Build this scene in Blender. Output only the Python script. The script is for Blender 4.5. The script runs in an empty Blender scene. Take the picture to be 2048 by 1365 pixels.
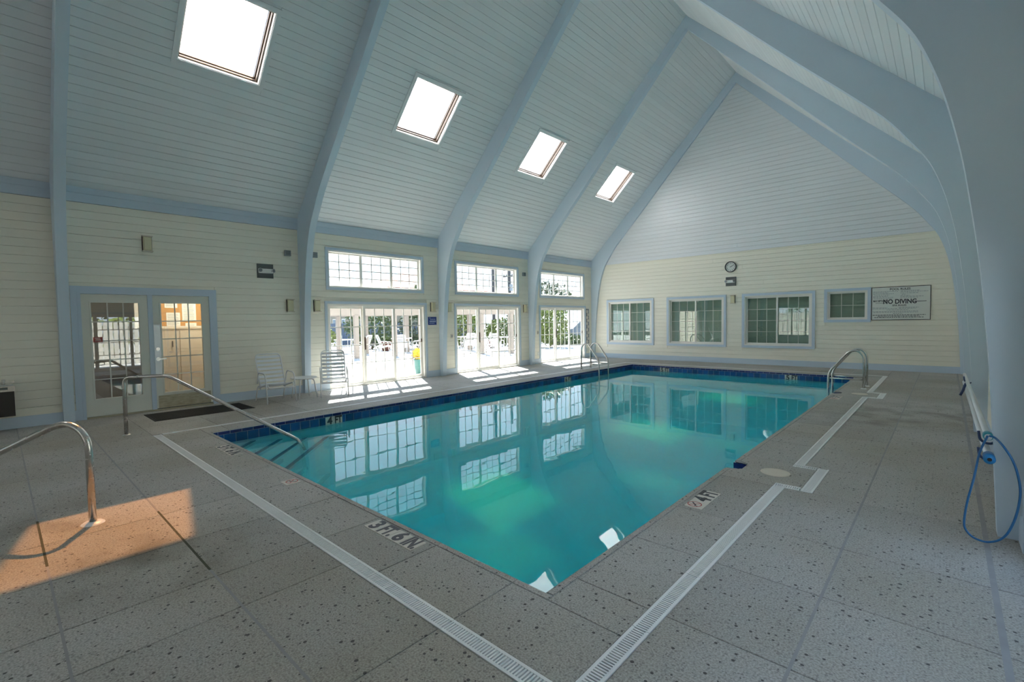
import bpy, math, random
from mathutils import Matrix, Vector
random.seed(7)
SC = bpy.context.scene
COL = SC.collection
R2 = math.sqrt(2.0)

# ------------------------------------------------------------------ camera
cam = bpy.data.cameras.new('camera'); camo = bpy.data.objects.new('camera', cam); COL.objects.link(camo)
def set_camera(yaw, pitch, roll, f_px, loc):
    yaw, pitch, roll = (math.radians(a) for a in (yaw, pitch, roll))
    f = Vector((-math.sin(yaw)*math.cos(pitch), math.cos(yaw)*math.cos(pitch), math.sin(pitch)))
    r = Vector((math.cos(yaw), math.sin(yaw), 0)); u = r.cross(f)
    r2 = math.cos(roll)*r + math.sin(roll)*u; u2 = -math.sin(roll)*r + math.cos(roll)*u
    m = Matrix((r2, u2, -f)).transposed().to_4x4(); m.translation = loc
    camo.matrix_world = m
    cam.sensor_fit = 'HORIZONTAL'; cam.sensor_width = 36.0; cam.lens = f_px/2048*36.0
    cam.clip_start = 0.05; cam.clip_end = 500
set_camera(42.531, -2.506, -0.971, 947.7, (0, 0, 1.52))
SC.camera = camo

# ------------------------------------------------------------------ world, sun, exposure
W = bpy.data.worlds.new('world'); SC.world = W; W.use_nodes = True
wn = W.node_tree.nodes; wl = W.node_tree.links; wn.clear()
wo = wn.new('ShaderNodeOutputWorld'); wb = wn.new('ShaderNodeBackground')
wt = wn.new('ShaderNodeTexCoord'); ws = wn.new('ShaderNodeSeparateXYZ'); wr = wn.new('ShaderNodeValToRGB')
wl.new(wt.outputs['Generated'], ws.inputs[0]); wl.new(ws.outputs['Z'], wr.inputs['Fac'])
wr.color_ramp.elements[0].position = 0.0; wr.color_ramp.elements[0].color = (0.76, 0.88, 1.0, 1)
wr.color_ramp.elements[1].position = 0.9; wr.color_ramp.elements[1].color = (0.36, 0.60, 1.0, 1)
wl.new(wr.outputs['Color'], wb.inputs['Color']); wl.new(wb.outputs['Background'], wo.inputs['Surface'])
wb.inputs['Strength'].default_value = 0.68
sun = bpy.data.lights.new('sun', 'SUN'); suno = bpy.data.objects.new('sun', sun); COL.objects.link(suno)
sun.energy = 9.0; sun.angle = math.radians(0.6); sun.color = (1.0, 0.985, 0.96)
SUND = Vector((1.0, -0.56, -1.62)).normalized()
suno.rotation_euler = SUND.to_track_quat('-Z', 'Y').to_euler(); suno.location = (-20, 12, 30)

SC.view_settings.view_transform = 'Standard'; SC.view_settings.look = 'None'
SC.view_settings.exposure = 1.97; SC.view_settings.gamma = 1.0
SC.view_settings.use_curve_mapping = False
cy = SC.cycles
cy.max_bounces = 10; cy.diffuse_bounces = 6; cy.glossy_bounces = 5; cy.transmission_bounces = 8
cy.transparent_max_bounces = 24; cy.caustics_reflective = False; cy.caustics_refractive = True
cy.sample_clamp_indirect = 6.0; cy.blur_glossy = 0.5

# ------------------------------------------------------------------ materials
MATS = {}
def newmat(name):
    m = bpy.data.materials.new(name); m.use_nodes = True; MATS[name] = m
    nt = m.node_tree; b = nt.nodes['Principled BSDF']
    return m, nt, b
def N(nt, t, **kw):
    n = nt.nodes.new(t)
    for k, v in kw.items():
        if hasattr(n, k): setattr(n, k, v)
    return n
def setp(b, **kw):
    for k, v in kw.items(): b.inputs[k.replace('_', ' ')].default_value = v
def c4(c): return (c[0], c[1], c[2], 1)

def paint(name, col, rough=0.5, var=0.05, scale=1.2, bump=0.02, grain=None, objvar=0.0):
    """painted or plain surface: faint mottling, faint relief"""
    m, nt, b = newmat(name); L = nt.links
    geo = N(nt, 'ShaderNodeNewGeometry')
    no = N(nt, 'ShaderNodeTexNoise'); no.inputs['Scale'].default_value = scale; no.inputs['Detail'].default_value = 5
    L.new(geo.outputs['Position'], no.inputs['Vector'])
    mx = N(nt, 'ShaderNodeMix', data_type='RGBA', blend_type='MIX')
    mx.inputs[6].default_value = c4([x*(1-var) for x in col]); mx.inputs[7].default_value = c4([min(1, x*(1+var)) for x in col])
    L.new(no.outputs['Fac'], mx.inputs[0]); out = mx.outputs[2]
    if objvar:
        oi = N(nt, 'ShaderNodeObjectInfo'); mr = N(nt, 'ShaderNodeMapRange')
        mr.inputs['To Min'].default_value = 1-objvar; mr.inputs['To Max'].default_value = 1+objvar
        L.new(oi.outputs['Random'], mr.inputs['Value'])
        m2 = N(nt, 'ShaderNodeVectorMath', operation='SCALE'); L.new(out, m2.inputs[0]); L.new(mr.outputs[0], m2.inputs['Scale']); out = m2.outputs[0]
    L.new(out, b.inputs['Base Color']); setp(b, Roughness=rough)
    if bump:
        n2 = N(nt, 'ShaderNodeTexNoise'); n2.inputs['Scale'].default_value = 60; L.new(geo.outputs['Position'], n2.inputs['Vector'])
        bp = N(nt, 'ShaderNodeBump'); bp.inputs['Strength'].default_value = bump*4; bp.inputs['Distance'].default_value = 0.003
        L.new(n2.outputs['Fac'], bp.inputs['Height']); L.new(bp.outputs['Normal'], b.inputs['Normal'])
    return m
paint('ceil_white', (0.785, 0.82, 0.84), 0.45, 0.03, 0.8, objvar=0.025)
paint('gable_white', (0.785, 0.81, 0.835), 0.45, 0.03, 0.8, objvar=0.02)
paint('cream', (0.875, 0.845, 0.735), 0.45, 0.03, 0.9, objvar=0.02)
paint('backing', (0.35, 0.36, 0.34), 0.9)
paint('arch_blue', (0.61, 0.72, 0.82), 0.42, 0.03, 0.6)
paint('trim_blue', (0.56, 0.66, 0.76), 0.45, 0.04, 1.0)
paint('white_frame', (0.84, 0.82, 0.77), 0.4, 0.03, 2)
paint('door_white', (0.74, 0.75, 0.68), 0.45, 0.03, 2)
paint('pvc_white', (0.82, 0.83, 0.82), 0.35, 0.04, 3)
paint('chair_white', (0.80, 0.81, 0.82), 0.35, 0.02, 2)
paint('strap_white', (0.80, 0.83, 0.86), 0.45, 0.03, 2)
paint('bronze', (0.09, 0.06, 0.04), 0.4, 0.1, 4)
paint('grey_plate', (0.13, 0.14, 0.14), 0.6, 0.05, 4)
paint('grey_box', (0.25, 0.28, 0.30), 0.6, 0.05, 4)
paint('black_rubber', (0.018, 0.018, 0.018), 0.85, 0.2, 6)
paint('black_paint', (0.02, 0.02, 0.022), 0.5, 0.1, 6)
paint('lens_cream', (0.70, 0.66, 0.45), 0.35, 0.05, 9)
paint('sign_white', (0.72, 0.74, 0.70), 0.5, 0.02, 2)
paint('marker_white', (0.66, 0.62, 0.55), 0.5, 0.05, 10)
paint('marker_black', (0.035, 0.035, 0.045), 0.5, 0.1, 10)
paint('red_paint', (0.45, 0.07, 0.06), 0.5, 0.1, 10)
paint('sign_blue', (0.02, 0.05, 0.25), 0.4, 0.05, 4)
paint('sign_blue_print', (0.45, 0.52, 0.68), 0.4, 0.05, 4)
paint('hook_navy', (0.03, 0.06, 0.16), 0.4, 0.1, 4)
paint('hose_blue', (0.012, 0.12, 0.30), 0.4, 0.06, 4)
paint('plug_blue', (0.015, 0.20, 0.48), 0.4, 0.06, 4)
paint('clamp_teal', (0.05, 0.35, 0.42), 0.4, 0.06, 4)
paint('tile_navy', (0.022, 0.035, 0.16), 0.12, 0.3, 20, 0.0, objvar=0.2)
paint('tile_blue', (0.015, 0.085, 0.26), 0.12, 0.35, 12, 0.0, objvar=0.3)
paint('grout', (0.55, 0.60, 0.66), 0.8, 0.05, 10)
paint('plaster', (0.88, 0.95, 0.99), 0.7, 0.04, 0.8)
paint('lid_cream', (0.66, 0.60, 0.50), 0.5, 0.05, 6)
paint('sub_grout', (0.10, 0.095, 0.075), 0.95, 0.3, 3)
paint('joint_grey', (0.33, 0.34, 0.34), 0.8, 0.15, 4)
paint('drain_dark', (0.035, 0.037, 0.04), 0.8, 0.2, 8)
paint('fountain_brown', (0.035, 0.028, 0.024), 0.45, 0.1, 5)
paint('cork', (0.50, 0.27, 0.09), 0.9, 0.15, 20)
paint('paper', (0.80, 0.80, 0.78), 0.7, 0.03, 20)
paint('cabinet_cream', (0.80, 0.68, 0.54), 0.5, 0.03, 2)
paint('wood_floor', (0.22, 0.10, 0.05), 0.4, 0.2, 4)
paint('room_wall', (0.55, 0.50, 0.42), 0.8, 0.03, 2)
paint('blind', (0.44, 0.54, 0.48), 0.6, 0.05, 3)
paint('blind_dark', (0.20, 0.26, 0.23), 0.8, 0.05, 3)
paint('curtain', (0.50, 0.54, 0.47), 0.9, 0.05, 6)
paint('patio', (0.40, 0.385, 0.365), 0.85, 0.12, 1.5)
paint('patio_paver', (0.50, 0.32, 0.24), 0.85, 0.2, 3)
paint('asphalt', (0.20, 0.20, 0.21), 0.9, 0.1, 1)
paint('lawn', (0.16, 0.22, 0.06), 0.95, 0.35, 3)
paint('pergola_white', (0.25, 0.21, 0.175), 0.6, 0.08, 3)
paint('fence_white', (0.40, 0.38, 0.33), 0.6, 0.10, 4, objvar=0.08)
paint('roof_orange', (0.19, 0.055, 0.028), 0.8, 0.15, 2)
paint('stucco', (0.22, 0.20, 0.15), 0.9, 0.05, 2)
paint('window_dark', (0.10, 0.14, 0.17), 0.2, 0.1, 2)
paint('pole_wood', (0.06, 0.06, 0.062), 0.9, 0.1, 2)
paint('fence_blue', (0.07, 0.10, 0.15), 0.7, 0.05, 2)
paint('terracotta', (0.11, 0.04, 0.026), 0.8, 0.1, 5)
paint('planter_teal', (0.05, 0.16, 0.15), 0.3, 0.1, 6)
paint('car_silver', (0.12, 0.15, 0.19), 0.3, 0.03, 2)
paint('tire', (0.03, 0.03, 0.03), 0.8, 0.1, 4)
paint('bark', (0.08, 0.055, 0.035), 0.95, 0.25, 8)
paint('eaves_dark', (0.16, 0.15, 0.15), 0.8, 0.1, 3)
for nm, c in (('leaf_green', (0.035, 0.062, 0.010)), ('leaf_lime', (0.085, 0.115, 0.016)), ('leaf_dark', (0.022, 0.040, 0.010)), ('leaf_yellow', (0.55, 0.40, 0.06)), ('leaf_pink', (0.45, 0.18, 0.16))):
    m, nt, b = newmat(nm); L = nt.links
    geo = N(nt, 'ShaderNodeNewGeometry'); no = N(nt, 'ShaderNodeTexNoise'); no.inputs['Scale'].default_value = 3.0
    L.new(geo.outputs['Position'], no.inputs['Vector'])
    mx = N(nt, 'ShaderNodeMix', data_type='RGBA'); mx.inputs[6].default_value = c4([x*0.6 for x in c]); mx.inputs[7].default_value = c4([min(1, x*1.5) for x in c])
    L.new(no.outputs['Fac'], mx.inputs[0]); L.new(mx.outputs[2], b.inputs['Base Color']); setp(b, Roughness=0.55)

m, nt, b = newmat('steel'); setp(b, Metallic=1.0, Roughness=0.22); b.inputs['Base Color'].default_value = (0.62, 0.60, 0.57, 1)
no = N(nt, 'ShaderNodeTexNoise'); no.inputs['Scale'].default_value = 35
mr = N(nt, 'ShaderNodeMapRange'); mr.inputs['To Min'].default_value = 0.16; mr.inputs['To Max'].default_value = 0.34
nt.links.new(no.outputs['Fac'], mr.inputs['Value']); nt.links.new(mr.outputs[0], b.inputs['Roughness'])
m, nt, b = newmat('kick_brass'); setp(b, Metallic=0.9, Roughness=0.45); b.inputs['Base Color'].default_value = (0.50, 0.44, 0.30, 1)
no = N(nt, 'ShaderNodeTexNoise'); no.inputs['Scale'].default_value = 9; rmp = N(nt, 'ShaderNodeValToRGB')
rmp.color_ramp.elements[0].color = (0.28, 0.24, 0.15, 1); rmp.color_ramp.elements[1].color = (0.60, 0.56, 0.44, 1)
nt.links.new(no.outputs['Fac'], rmp.inputs['Fac']); nt.links.new(rmp.outputs['Color'], b.inputs['Base Color'])
m, nt, b = newmat('alu_white'); setp(b, Metallic=0.3, Roughness=0.3); b.inputs['Base Color'].default_value = (0.70, 0.74, 0.76, 1)

# deck: exposed-aggregate concrete
m, nt, b = newmat('deck'); L = nt.links
geo = N(nt, 'ShaderNodeNewGeometry'); P = geo.outputs['Position']
big = N(nt, 'ShaderNodeTexNoise'); big.inputs['Scale'].default_value = 0.55; big.inputs['Detail'].default_value = 4; L.new(P, big.inputs['Vector'])
fine = N(nt, 'ShaderNodeTexNoise'); fine.inputs['Scale'].default_value = 110; fine.inputs['Detail'].default_value = 3; L.new(P, fine.inputs['Vector'])
base = N(nt, 'ShaderNodeValToRGB'); base.color_ramp.elements[0].position = 0.36; base.color_ramp.elements[1].position = 0.64
base.color_ramp.elements[0].color = (0.315, 0.302, 0.278, 1); base.color_ramp.elements[1].color = (0.51, 0.503, 0.48, 1)
L.new(fine.outputs['Fac'], base.inputs['Fac'])
stain = N(nt, 'ShaderNodeValToRGB'); stain.color_ramp.elements[0].position = 0.42; stain.color_ramp.elements[1].position = 0.62
stain.color_ramp.elements[0].color = (1, 1, 1, 1); stain.color_ramp.elements[1].color = (0.86, 0.82, 0.74, 1)
L.new(big.outputs['Fac'], stain.inputs['Fac'])
mul = N(nt, 'ShaderNodeMix', data_type='RGBA', blend_type='MULTIPLY'); mul.inputs[0].default_value = 1
L.new(base.outputs['Color'], mul.inputs[6]); L.new(stain.outputs['Color'], mul.inputs[7])
oi = N(nt, 'ShaderNodeObjectInfo'); mr = N(nt, 'ShaderNodeMapRange'); mr.inputs['To Min'].default_value = 0.90; mr.inputs['To Max'].default_value = 1.06
L.new(oi.outputs['Random'], mr.inputs['Value']); sc = N(nt, 'ShaderNodeVectorMath', operation='SCALE'); L.new(mul.outputs[2], sc.inputs[0]); L.new(mr.outputs[0], sc.inputs['Scale'])
vor = N(nt, 'ShaderNodeTexVoronoi'); vor.inputs['Scale'].default_value = 30; L.new(P, vor.inputs['Vector'])
vc = N(nt, 'ShaderNodeSeparateColor'); L.new(vor.outputs['Color'], vc.inputs[0])
thr = N(nt, 'ShaderNodeMath', operation='MULTIPLY'); L.new(vc.outputs[0], thr.inputs[0]); thr.inputs[1].default_value = 0.46
thr2 = N(nt, 'ShaderNodeMath', operation='SUBTRACT'); L.new(thr.outputs[0], thr2.inputs[0]); thr2.inputs[1].default_value = 0.17
lt = N(nt, 'ShaderNodeMath', operation='LESS_THAN'); L.new(vor.outputs['Distance'], lt.inputs[0]); L.new(thr2.outputs[0], lt.inputs[1])
vor2 = N(nt, 'ShaderNodeTexVoronoi'); vor2.inputs['Scale'].default_value = 75; L.new(P, vor2.inputs['Vector'])
vc2 = N(nt, 'ShaderNodeSeparateColor'); L.new(vor2.outputs['Color'], vc2.inputs[0])
th3 = N(nt, 'ShaderNodeMath', operation='MULTIPLY_ADD'); L.new(vc2.outputs[0], th3.inputs[0]); th3.inputs[1].default_value = 0.9; th3.inputs[2].default_value = -0.36
lt2 = N(nt, 'ShaderNodeMath', operation='LESS_THAN'); L.new(vor2.outputs['Distance'], lt2.inputs[0]); L.new(th3.outputs[0], lt2.inputs[1])
lt2m = N(nt, 'ShaderNodeMath', operation='MULTIPLY'); L.new(lt2.outputs[0], lt2m.inputs[0]); lt2m.inputs[1].default_value = 0.38
mxx = N(nt, 'ShaderNodeMath', operation='MAXIMUM'); L.new(lt.outputs[0], mxx.inputs[0]); L.new(lt2m.outputs[0], mxx.inputs[1])
spk = N(nt, 'ShaderNodeMix', data_type='RGBA'); L.new(mxx.outputs[0], spk.inputs[0]); L.new(sc.outputs[0], spk.inputs[6]); spk.inputs[7].default_value = (0.075, 0.07, 0.065, 1)
prev = spk.outputs[2]
sn = N(nt, 'ShaderNodeTexNoise'); sn.inputs['Scale'].default_value = 2.6; sn.inputs['Detail'].default_value = 6; L.new(P, sn.inputs['Vector'])
sr = N(nt, 'ShaderNodeMapRange'); sr.inputs['From Min'].default_value = 0.42; sr.inputs['From Max'].default_value = 0.66; L.new(sn.outputs['Fac'], sr.inputs['Value'])
for ctr, rad, amt in (((-3.85, 0.70, 0), 0.75, 0.65), ((-5.1, 0.25, 0), 0.6, 0.5), ((-0.15, 9.3, 0), 1.5, 0.55), ((-1.0, 8.3, 0), 0.9, 0.4)):
    dd = N(nt, 'ShaderNodeVectorMath', operation='DISTANCE'); L.new(P, dd.inputs[0]); dd.inputs[1].default_value = ctr
    dm = N(nt, 'ShaderNodeMapRange'); dm.inputs['From Min'].default_value = rad; dm.inputs['From Max'].default_value = rad*0.3; dm.inputs['To Max'].default_value = amt; L.new(dd.outputs['Value'], dm.inputs['Value'])
    pm = N(nt, 'ShaderNodeMath', operation='MULTIPLY'); L.new(dm.outputs[0], pm.inputs[0]); L.new(sr.outputs[0], pm.inputs[1])
    sx_ = N(nt, 'ShaderNodeMix', data_type='RGBA'); L.new(pm.outputs[0], sx_.inputs[0]); L.new(prev, sx_.inputs[6]); sx_.inputs[7].default_value = (0.10, 0.082, 0.055, 1); prev = sx_.outputs[2]
L.new(prev, b.inputs['Base Color']); setp(b, Roughness=0.62)
bmp = N(nt, 'ShaderNodeBump'); bmp.inputs['Strength'].default_value = 0.25; bmp.inputs['Distance'].default_value = 0.002
L.new(fine.outputs['Fac'], bmp.inputs['Height']); L.new(bmp.outputs['Normal'], b.inputs['Normal'])

def schlick(nt, f0, power=5.0):
    L = nt.links; geo = N(nt, 'ShaderNodeNewGeometry')
    d = N(nt, 'ShaderNodeVectorMath', operation='DOT_PRODUCT'); L.new(geo.outputs['Incoming'], d.inputs[0]); L.new(geo.outputs['Normal'], d.inputs[1])
    a = N(nt, 'ShaderNodeMath', operation='ABSOLUTE'); L.new(d.outputs['Value'], a.inputs[0])
    s = N(nt, 'ShaderNodeMath', operation='SUBTRACT'); s.inputs[0].default_value = 1; L.new(a.outputs[0], s.inputs[1])
    p = N(nt, 'ShaderNodeMath', operation='POWER'); L.new(s.outputs[0], p.inputs[0]); p.inputs[1].default_value = power
    q = N(nt, 'ShaderNodeMath', operation='MULTIPLY_ADD'); L.new(p.outputs[0], q.inputs[0]); q.inputs[1].default_value = 1-f0; q.inputs[2].default_value = f0
    return q.outputs[0]
def glass(name, tint, f0=0.06):
    m, nt, b = newmat(name); nt.nodes.remove(b); out = nt.nodes['Material Output']; L = nt.links
    g = N(nt, 'ShaderNodeBsdfGlossy'); g.inputs['Roughness'].default_value = 0.0; g.inputs['Color'].default_value = (1, 1, 1, 1)
    t = N(nt, 'ShaderNodeBsdfTransparent'); t.inputs['Color'].default_value = c4(tint)
    mx = N(nt, 'ShaderNodeMixShader'); L.new(schlick(nt, f0), mx.inputs[0]); L.new(t.outputs[0], mx.inputs[1]); L.new(g.outputs[0], mx.inputs[2])
    L.new(mx.outputs[0], out.inputs['Surface']); return m
glass('glass_clear', (0.97, 0.985, 0.98), 0.035)
glass('glass_dim', (0.86, 0.93, 0.89), 0.10)
glass('glass_door', (0.90, 0.93, 0.92), 0.12)

# skylight: milky acrylic, part scattering and part see-through bronze
m, nt, b = newmat('acrylic'); nt.nodes.remove(b); out = nt.nodes['Material Output']; L = nt.links
tl = N(nt, 'ShaderNodeBsdfTranslucent'); tl.inputs['Color'].default_value = (0.92, 0.90, 0.88, 1)
tp = N(nt, 'ShaderNodeBsdfTransparent'); tp.inputs['Color'].default_value = (0.95, 0.42, 0.13, 1)
mx = N(nt, 'ShaderNodeMixShader'); mx.inputs[0].default_value = 0.10
L.new(tl.outputs[0], mx.inputs[1]); L.new(tp.outputs[0], mx.inputs[2]); L.new(mx.outputs[0], out.inputs['Surface'])

# water
m, nt, b = newmat('water'); nt.nodes.remove(b); out = nt.nodes['Material Output']; L = nt.links
geo = N(nt, 'ShaderNodeNewGeometry')
n1 = N(nt, 'ShaderNodeTexNoise'); n1.inputs['Scale'].default_value = 1.6; n1.inputs['Detail'].default_value = 2; L.new(geo.outputs['Position'], n1.inputs['Vector'])
bm = N(nt, 'ShaderNodeBump'); bm.inputs['Strength'].default_value = 1.0; bm.inputs['Distance'].default_value = 0.0022; L.new(n1.outputs['Fac'], bm.inputs['Height'])
gl = N(nt, 'ShaderNodeBsdfGlass'); gl.inputs['IOR'].default_value = 1.333; gl.inputs['Roughness'].default_value = 0.0
L.new(bm.outputs['Normal'], gl.inputs['Normal'])
wtp = N(nt, 'ShaderNodeBsdfTransparent'); wtp.inputs['Color'].default_value = (1, 1, 1, 1)
wmx = N(nt, 'ShaderNodeMixShader'); sh_ = schlick(nt, 0.02); sm_ = N(nt, 'ShaderNodeMath', operation='MULTIPLY_ADD'); L.new(sh_, sm_.inputs[0]); sm_.inputs[1].default_value = -0.30; sm_.inputs[2].default_value = 0.30
L.new(sm_.outputs[0], wmx.inputs[0]); L.new(gl.outputs[0], wmx.inputs[1]); L.new(wtp.outputs[0], wmx.inputs[2]); L.new(wmx.outputs[0], out.inputs['Surface'])
va = N(nt, 'ShaderNodeVolumeAbsorption'); va.inputs['Color'].default_value = (0.02, 0.964, 0.991, 1); va.inputs['Density'].default_value = 1.30
L.new(va.outputs[0], out.inputs['Volume'])

# ------------------------------------------------------------------ mesh helpers
class MB:
    def __init__(s): s.v = []; s.f = []
    def add(s, vs, fs):
        o = len(s.v); s.v += [tuple(p) for p in vs]; s.f += [tuple(i+o for i in f) for f in fs]; return s
    def hexa(s, p):   # p: 8 corners, bottom 4 then top 4
        return s.add(p, [(0, 3, 2, 1), (4, 5, 6, 7), (0, 1, 5, 4), (1, 2, 6, 5), (2, 3, 7, 6), (3, 0, 4, 7)])
    def box(s, x0, x1, y0, y1, z0, z1, fn=None):
        p = [(x0, y0, z0), (x1, y0, z0), (x1, y1, z0), (x0, y1, z0), (x0, y0, z1), (x1, y0, z1), (x1, y1, z1), (x0, y1, z1)]
        if fn: p = [fn(*q) for q in p]
        return s.hexa(p)
    def bbox(s, x0, x1, y0, y1, z0, z1, c, fn=None):   # box with chamfered top edges
        a = [(x0, y0, z0), (x1, y0, z0), (x1, y1, z0), (x0, y1, z0)]
        b_ = [(x0, y0, z1-c), (x1, y0, z1-c), (x1, y1, z1-c), (x0, y1, z1-c)]
        t = [(x0+c, y0+c, z1), (x1-c, y0+c, z1), (x1-c, y1-c, z1), (x0+c, y1-c, z1)]
        p = a+b_+t
        if fn: p = [fn(*q) for q in p]
        fs = [(0, 3, 2, 1), (8, 9, 10, 11)]
        for i in range(4):
            j = (i+1) % 4; fs += [(i, j, j+4, i+4), (i+4, j+4, j+8, i+8)]
        return s.add(p, fs)
    def prism(s, poly, z0, z1, fn=None):
        n = len(poly); p = [(x, y, z0) for x, y in poly]+[(x, y, z1) for x, y in poly]
        if fn: p = [fn(*q) for q in p]
        return s.add(p, [tuple(range(n-1, -1, -1)), tuple(range(n, 2*n))]+[(i, (i+1) % n, (i+1) % n+n, i+n) for i in range(n)])
    def cyl(s, c, r, z0, z1, n=20, r2=None, fn=None):
        r2 = r if r2 is None else r2
        p = [(c[0]+r*math.cos(2*math.pi*i/n), c[1]+r*math.sin(2*math.pi*i/n), z0) for i in range(n)]
        p += [(c[0]+r2*math.cos(2*math.pi*i/n), c[1]+r2*math.sin(2*math.pi*i/n), z1) for i in range(n)]
        if fn: p = [fn(*q) for q in p]
        return s.add(p, [tuple(range(n-1, -1, -1)), tuple(range(n, 2*n))]+[(i, (i+1) % n, (i+1) % n+n, i+n) for i in range(n)])
    def lathe(s, prof, n=20, c=(0, 0, 0)):
        k = len(prof); p = []
        for i in range(n):
            a = 2*math.pi*i/n
            p += [(c[0]+r*math.cos(a), c[1]+r*math.sin(a), c[2]+z) for r, z in prof]
        fs = [(i*k+j, ((i+1) % n)*k+j, ((i+1) % n)*k+j+1, i*k+j+1) for i in range(n) for j in range(k-1)]
        return s.add(p, fs)
    def ring(s, c, r0, r1, z0, z1, n=32, fn=None):
        p = []
        for i in range(n):
            a = 2*math.pi*i/n; x, y = math.cos(a), math.sin(a)
            p += [(c[0]+r0*x, c[1]+r0*y, z0), (c[0]+r1*x, c[1]+r1*y, z0), (c[0]+r1*x, c[1]+r1*y, z1), (c[0]+r0*x, c[1]+r0*y, z1)]
        if fn: p = [fn(*q) for q in p]
        fs = []
        for i in range(n):
            a, b2 = i*4, ((i+1) % n)*4
            fs += [(a+j, b2+j, b2+(j+1) % 4, a+(j+1) % 4) for j in range(4)]
        return s.add(p, fs)
    def tube(s, path, r, n=10, fillet=0.0, cap=True, closed=False):
        pts = [Vector(p) for p in path]
        if fillet: pts = round_path(pts, fillet)
        m = len(pts); rings = []
        t0 = (pts[1]-pts[0]).normalized()
        up = Vector((0, 0, 1)) if abs(t0.z) < 0.9 else Vector((1, 0, 0))
        nrm = (up-t0*up.dot(t0)).normalized()
        for i, p in enumerate(pts):
            if closed: t = (pts[(i+1) % m]-pts[i-1]).normalized()
            else: t = (pts[min(i+1, m-1)]-pts[max(i-1, 0)]).normalized()
            nrm = (nrm-t*nrm.dot(t)).normalized(); bi = t.cross(nrm)
            rings.append([p+r*(math.cos(2*math.pi*j/n)*nrm+math.sin(2*math.pi*j/n)*bi) for j in range(n)])
        vs = [q for rg in rings for q in rg]; fs = []
        for i in range(m if closed else m-1):
            a, b2 = i*n, ((i+1) % m)*n
            fs += [(a+j, a+(j+1) % n, b2+(j+1) % n, b2+j) for j in range(n)]
        if cap and not closed: fs += [tuple(range(n-1, -1, -1)), tuple(range((m-1)*n, m*n))]
        return s.add(vs, fs)
    def mesh(s, name):
        me = bpy.data.meshes.new(name); me.from_pydata(s.v, [], s.f); me.update(); return me
def round_path(pts, r, seg=6):
    out = [pts[0]]
    for i in range(1, len(pts)-1):
        a, p, b2 = pts[i-1], pts[i], pts[i+1]
        d1 = (a-p); d2 = (b2-p); l = min(r, d1.length*0.49, d2.length*0.49)
        q0 = p+d1.normalized()*l; q1 = p+d2.normalized()*l
        for k in range(seg+1):
            t = k/seg; out.append((1-t)**2*q0+2*t*(1-t)*p+t*t*q1)
    out.append(pts[-1]); return out

PINV = {}
def mesh_obj(name, me, mat, parent=None, smooth=False):
    if mat and not me.materials: me.materials.append(MATS[mat])
    if smooth:
        for p in me.polygons: p.use_smooth = True
    o = bpy.data.objects.new(name, me); COL.objects.link(o)
    if parent is not None:
        o.parent = parent
        if parent.name in PINV: o.matrix_parent_inverse = PINV[parent.name]
    return o
def obj(name, mb, mat, parent=None, smooth=False): return mesh_obj(name, mb.mesh(name), mat, parent, smooth)
def tag(o, label=None, cat=None, group=None, kind=None):
    if label: o['label'] = label
    if cat: o['category'] = cat
    if group: o['group'] = group
    if kind: o['kind'] = kind
    return o
def thing(name, label, cat, loc=(0, 0, 0), group=None, kind=None):
    o = bpy.data.objects.new(name, None); COL.objects.link(o); o.location = loc; o.empty_display_size = 0.1
    PINV[o.name] = Matrix.Translation(Vector(loc)).inverted()
    return tag(o, label, cat, group, kind)
def struct(name, mb, mat, label=None, parent=None):
    o = obj(name, mb, mat, parent)
    return tag(o, label, None, None, 'structure' if parent is None else None)
def copy_tree(o, parent=None):
    c = o.copy(); COL.objects.link(c); c.parent = parent
    if parent is not None: c.matrix_parent_inverse = o.matrix_parent_inverse
    for ch in list(o.children): copy_tree(ch, c)
    return c
def text(name, s, size, m, mat, parent, align='CENTER', depth=0.0008, bold=0.0, sx=1.0):
    cu = bpy.data.curves.new(name, 'FONT'); cu.body = s; cu.size = size; cu.align_x = align; cu.align_y = 'CENTER'
    cu.extrude = depth; cu.offset = bold*size; cu.materials.append(MATS[mat]); cu.resolution_u = 3
    tmp = bpy.data.objects.new(name, cu); COL.objects.link(tmp)
    me = bpy.data.meshes.new_from_object(tmp); bpy.data.objects.remove(tmp)
    if not me.materials: me.materials.append(MATS[mat])
    o = mesh_obj(name, me, mat, parent)
    o.matrix_basis = m @ Matrix.Diagonal((sx, 1, 1, 1))
    return o
def frame_m(o, ex, ey, ez=None):
    ex = Vector(ex).normalized(); ey = Vector(ey).normalized(); ez = ex.cross(ey)
    m = Matrix((ex, ey, ez)).transposed().to_4x4(); m.translation = Vector(o); return m

# ------------------------------------------------------------------ dimensions
XL, XR, XC = -10.44, 0.40, -5.02
EAVE, APEX = 3.78, 9.20
YB = 16.16
YF = -6.95
AY = [0.68+3.85*k for k in range(-2, 5)]      # near faces of arches
AT = 0.135
BAYS = [(AY[i]+AT, AY[i+1]) for i in range(6)]  # bay index 0..5 ; bay 2 = double-door bay
BW = 0.1305
PX0, PX1, PY0, PY1 = -7.62, -1.63, 2.02, 14.15     # pool edge
ZW = -0.17

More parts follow.
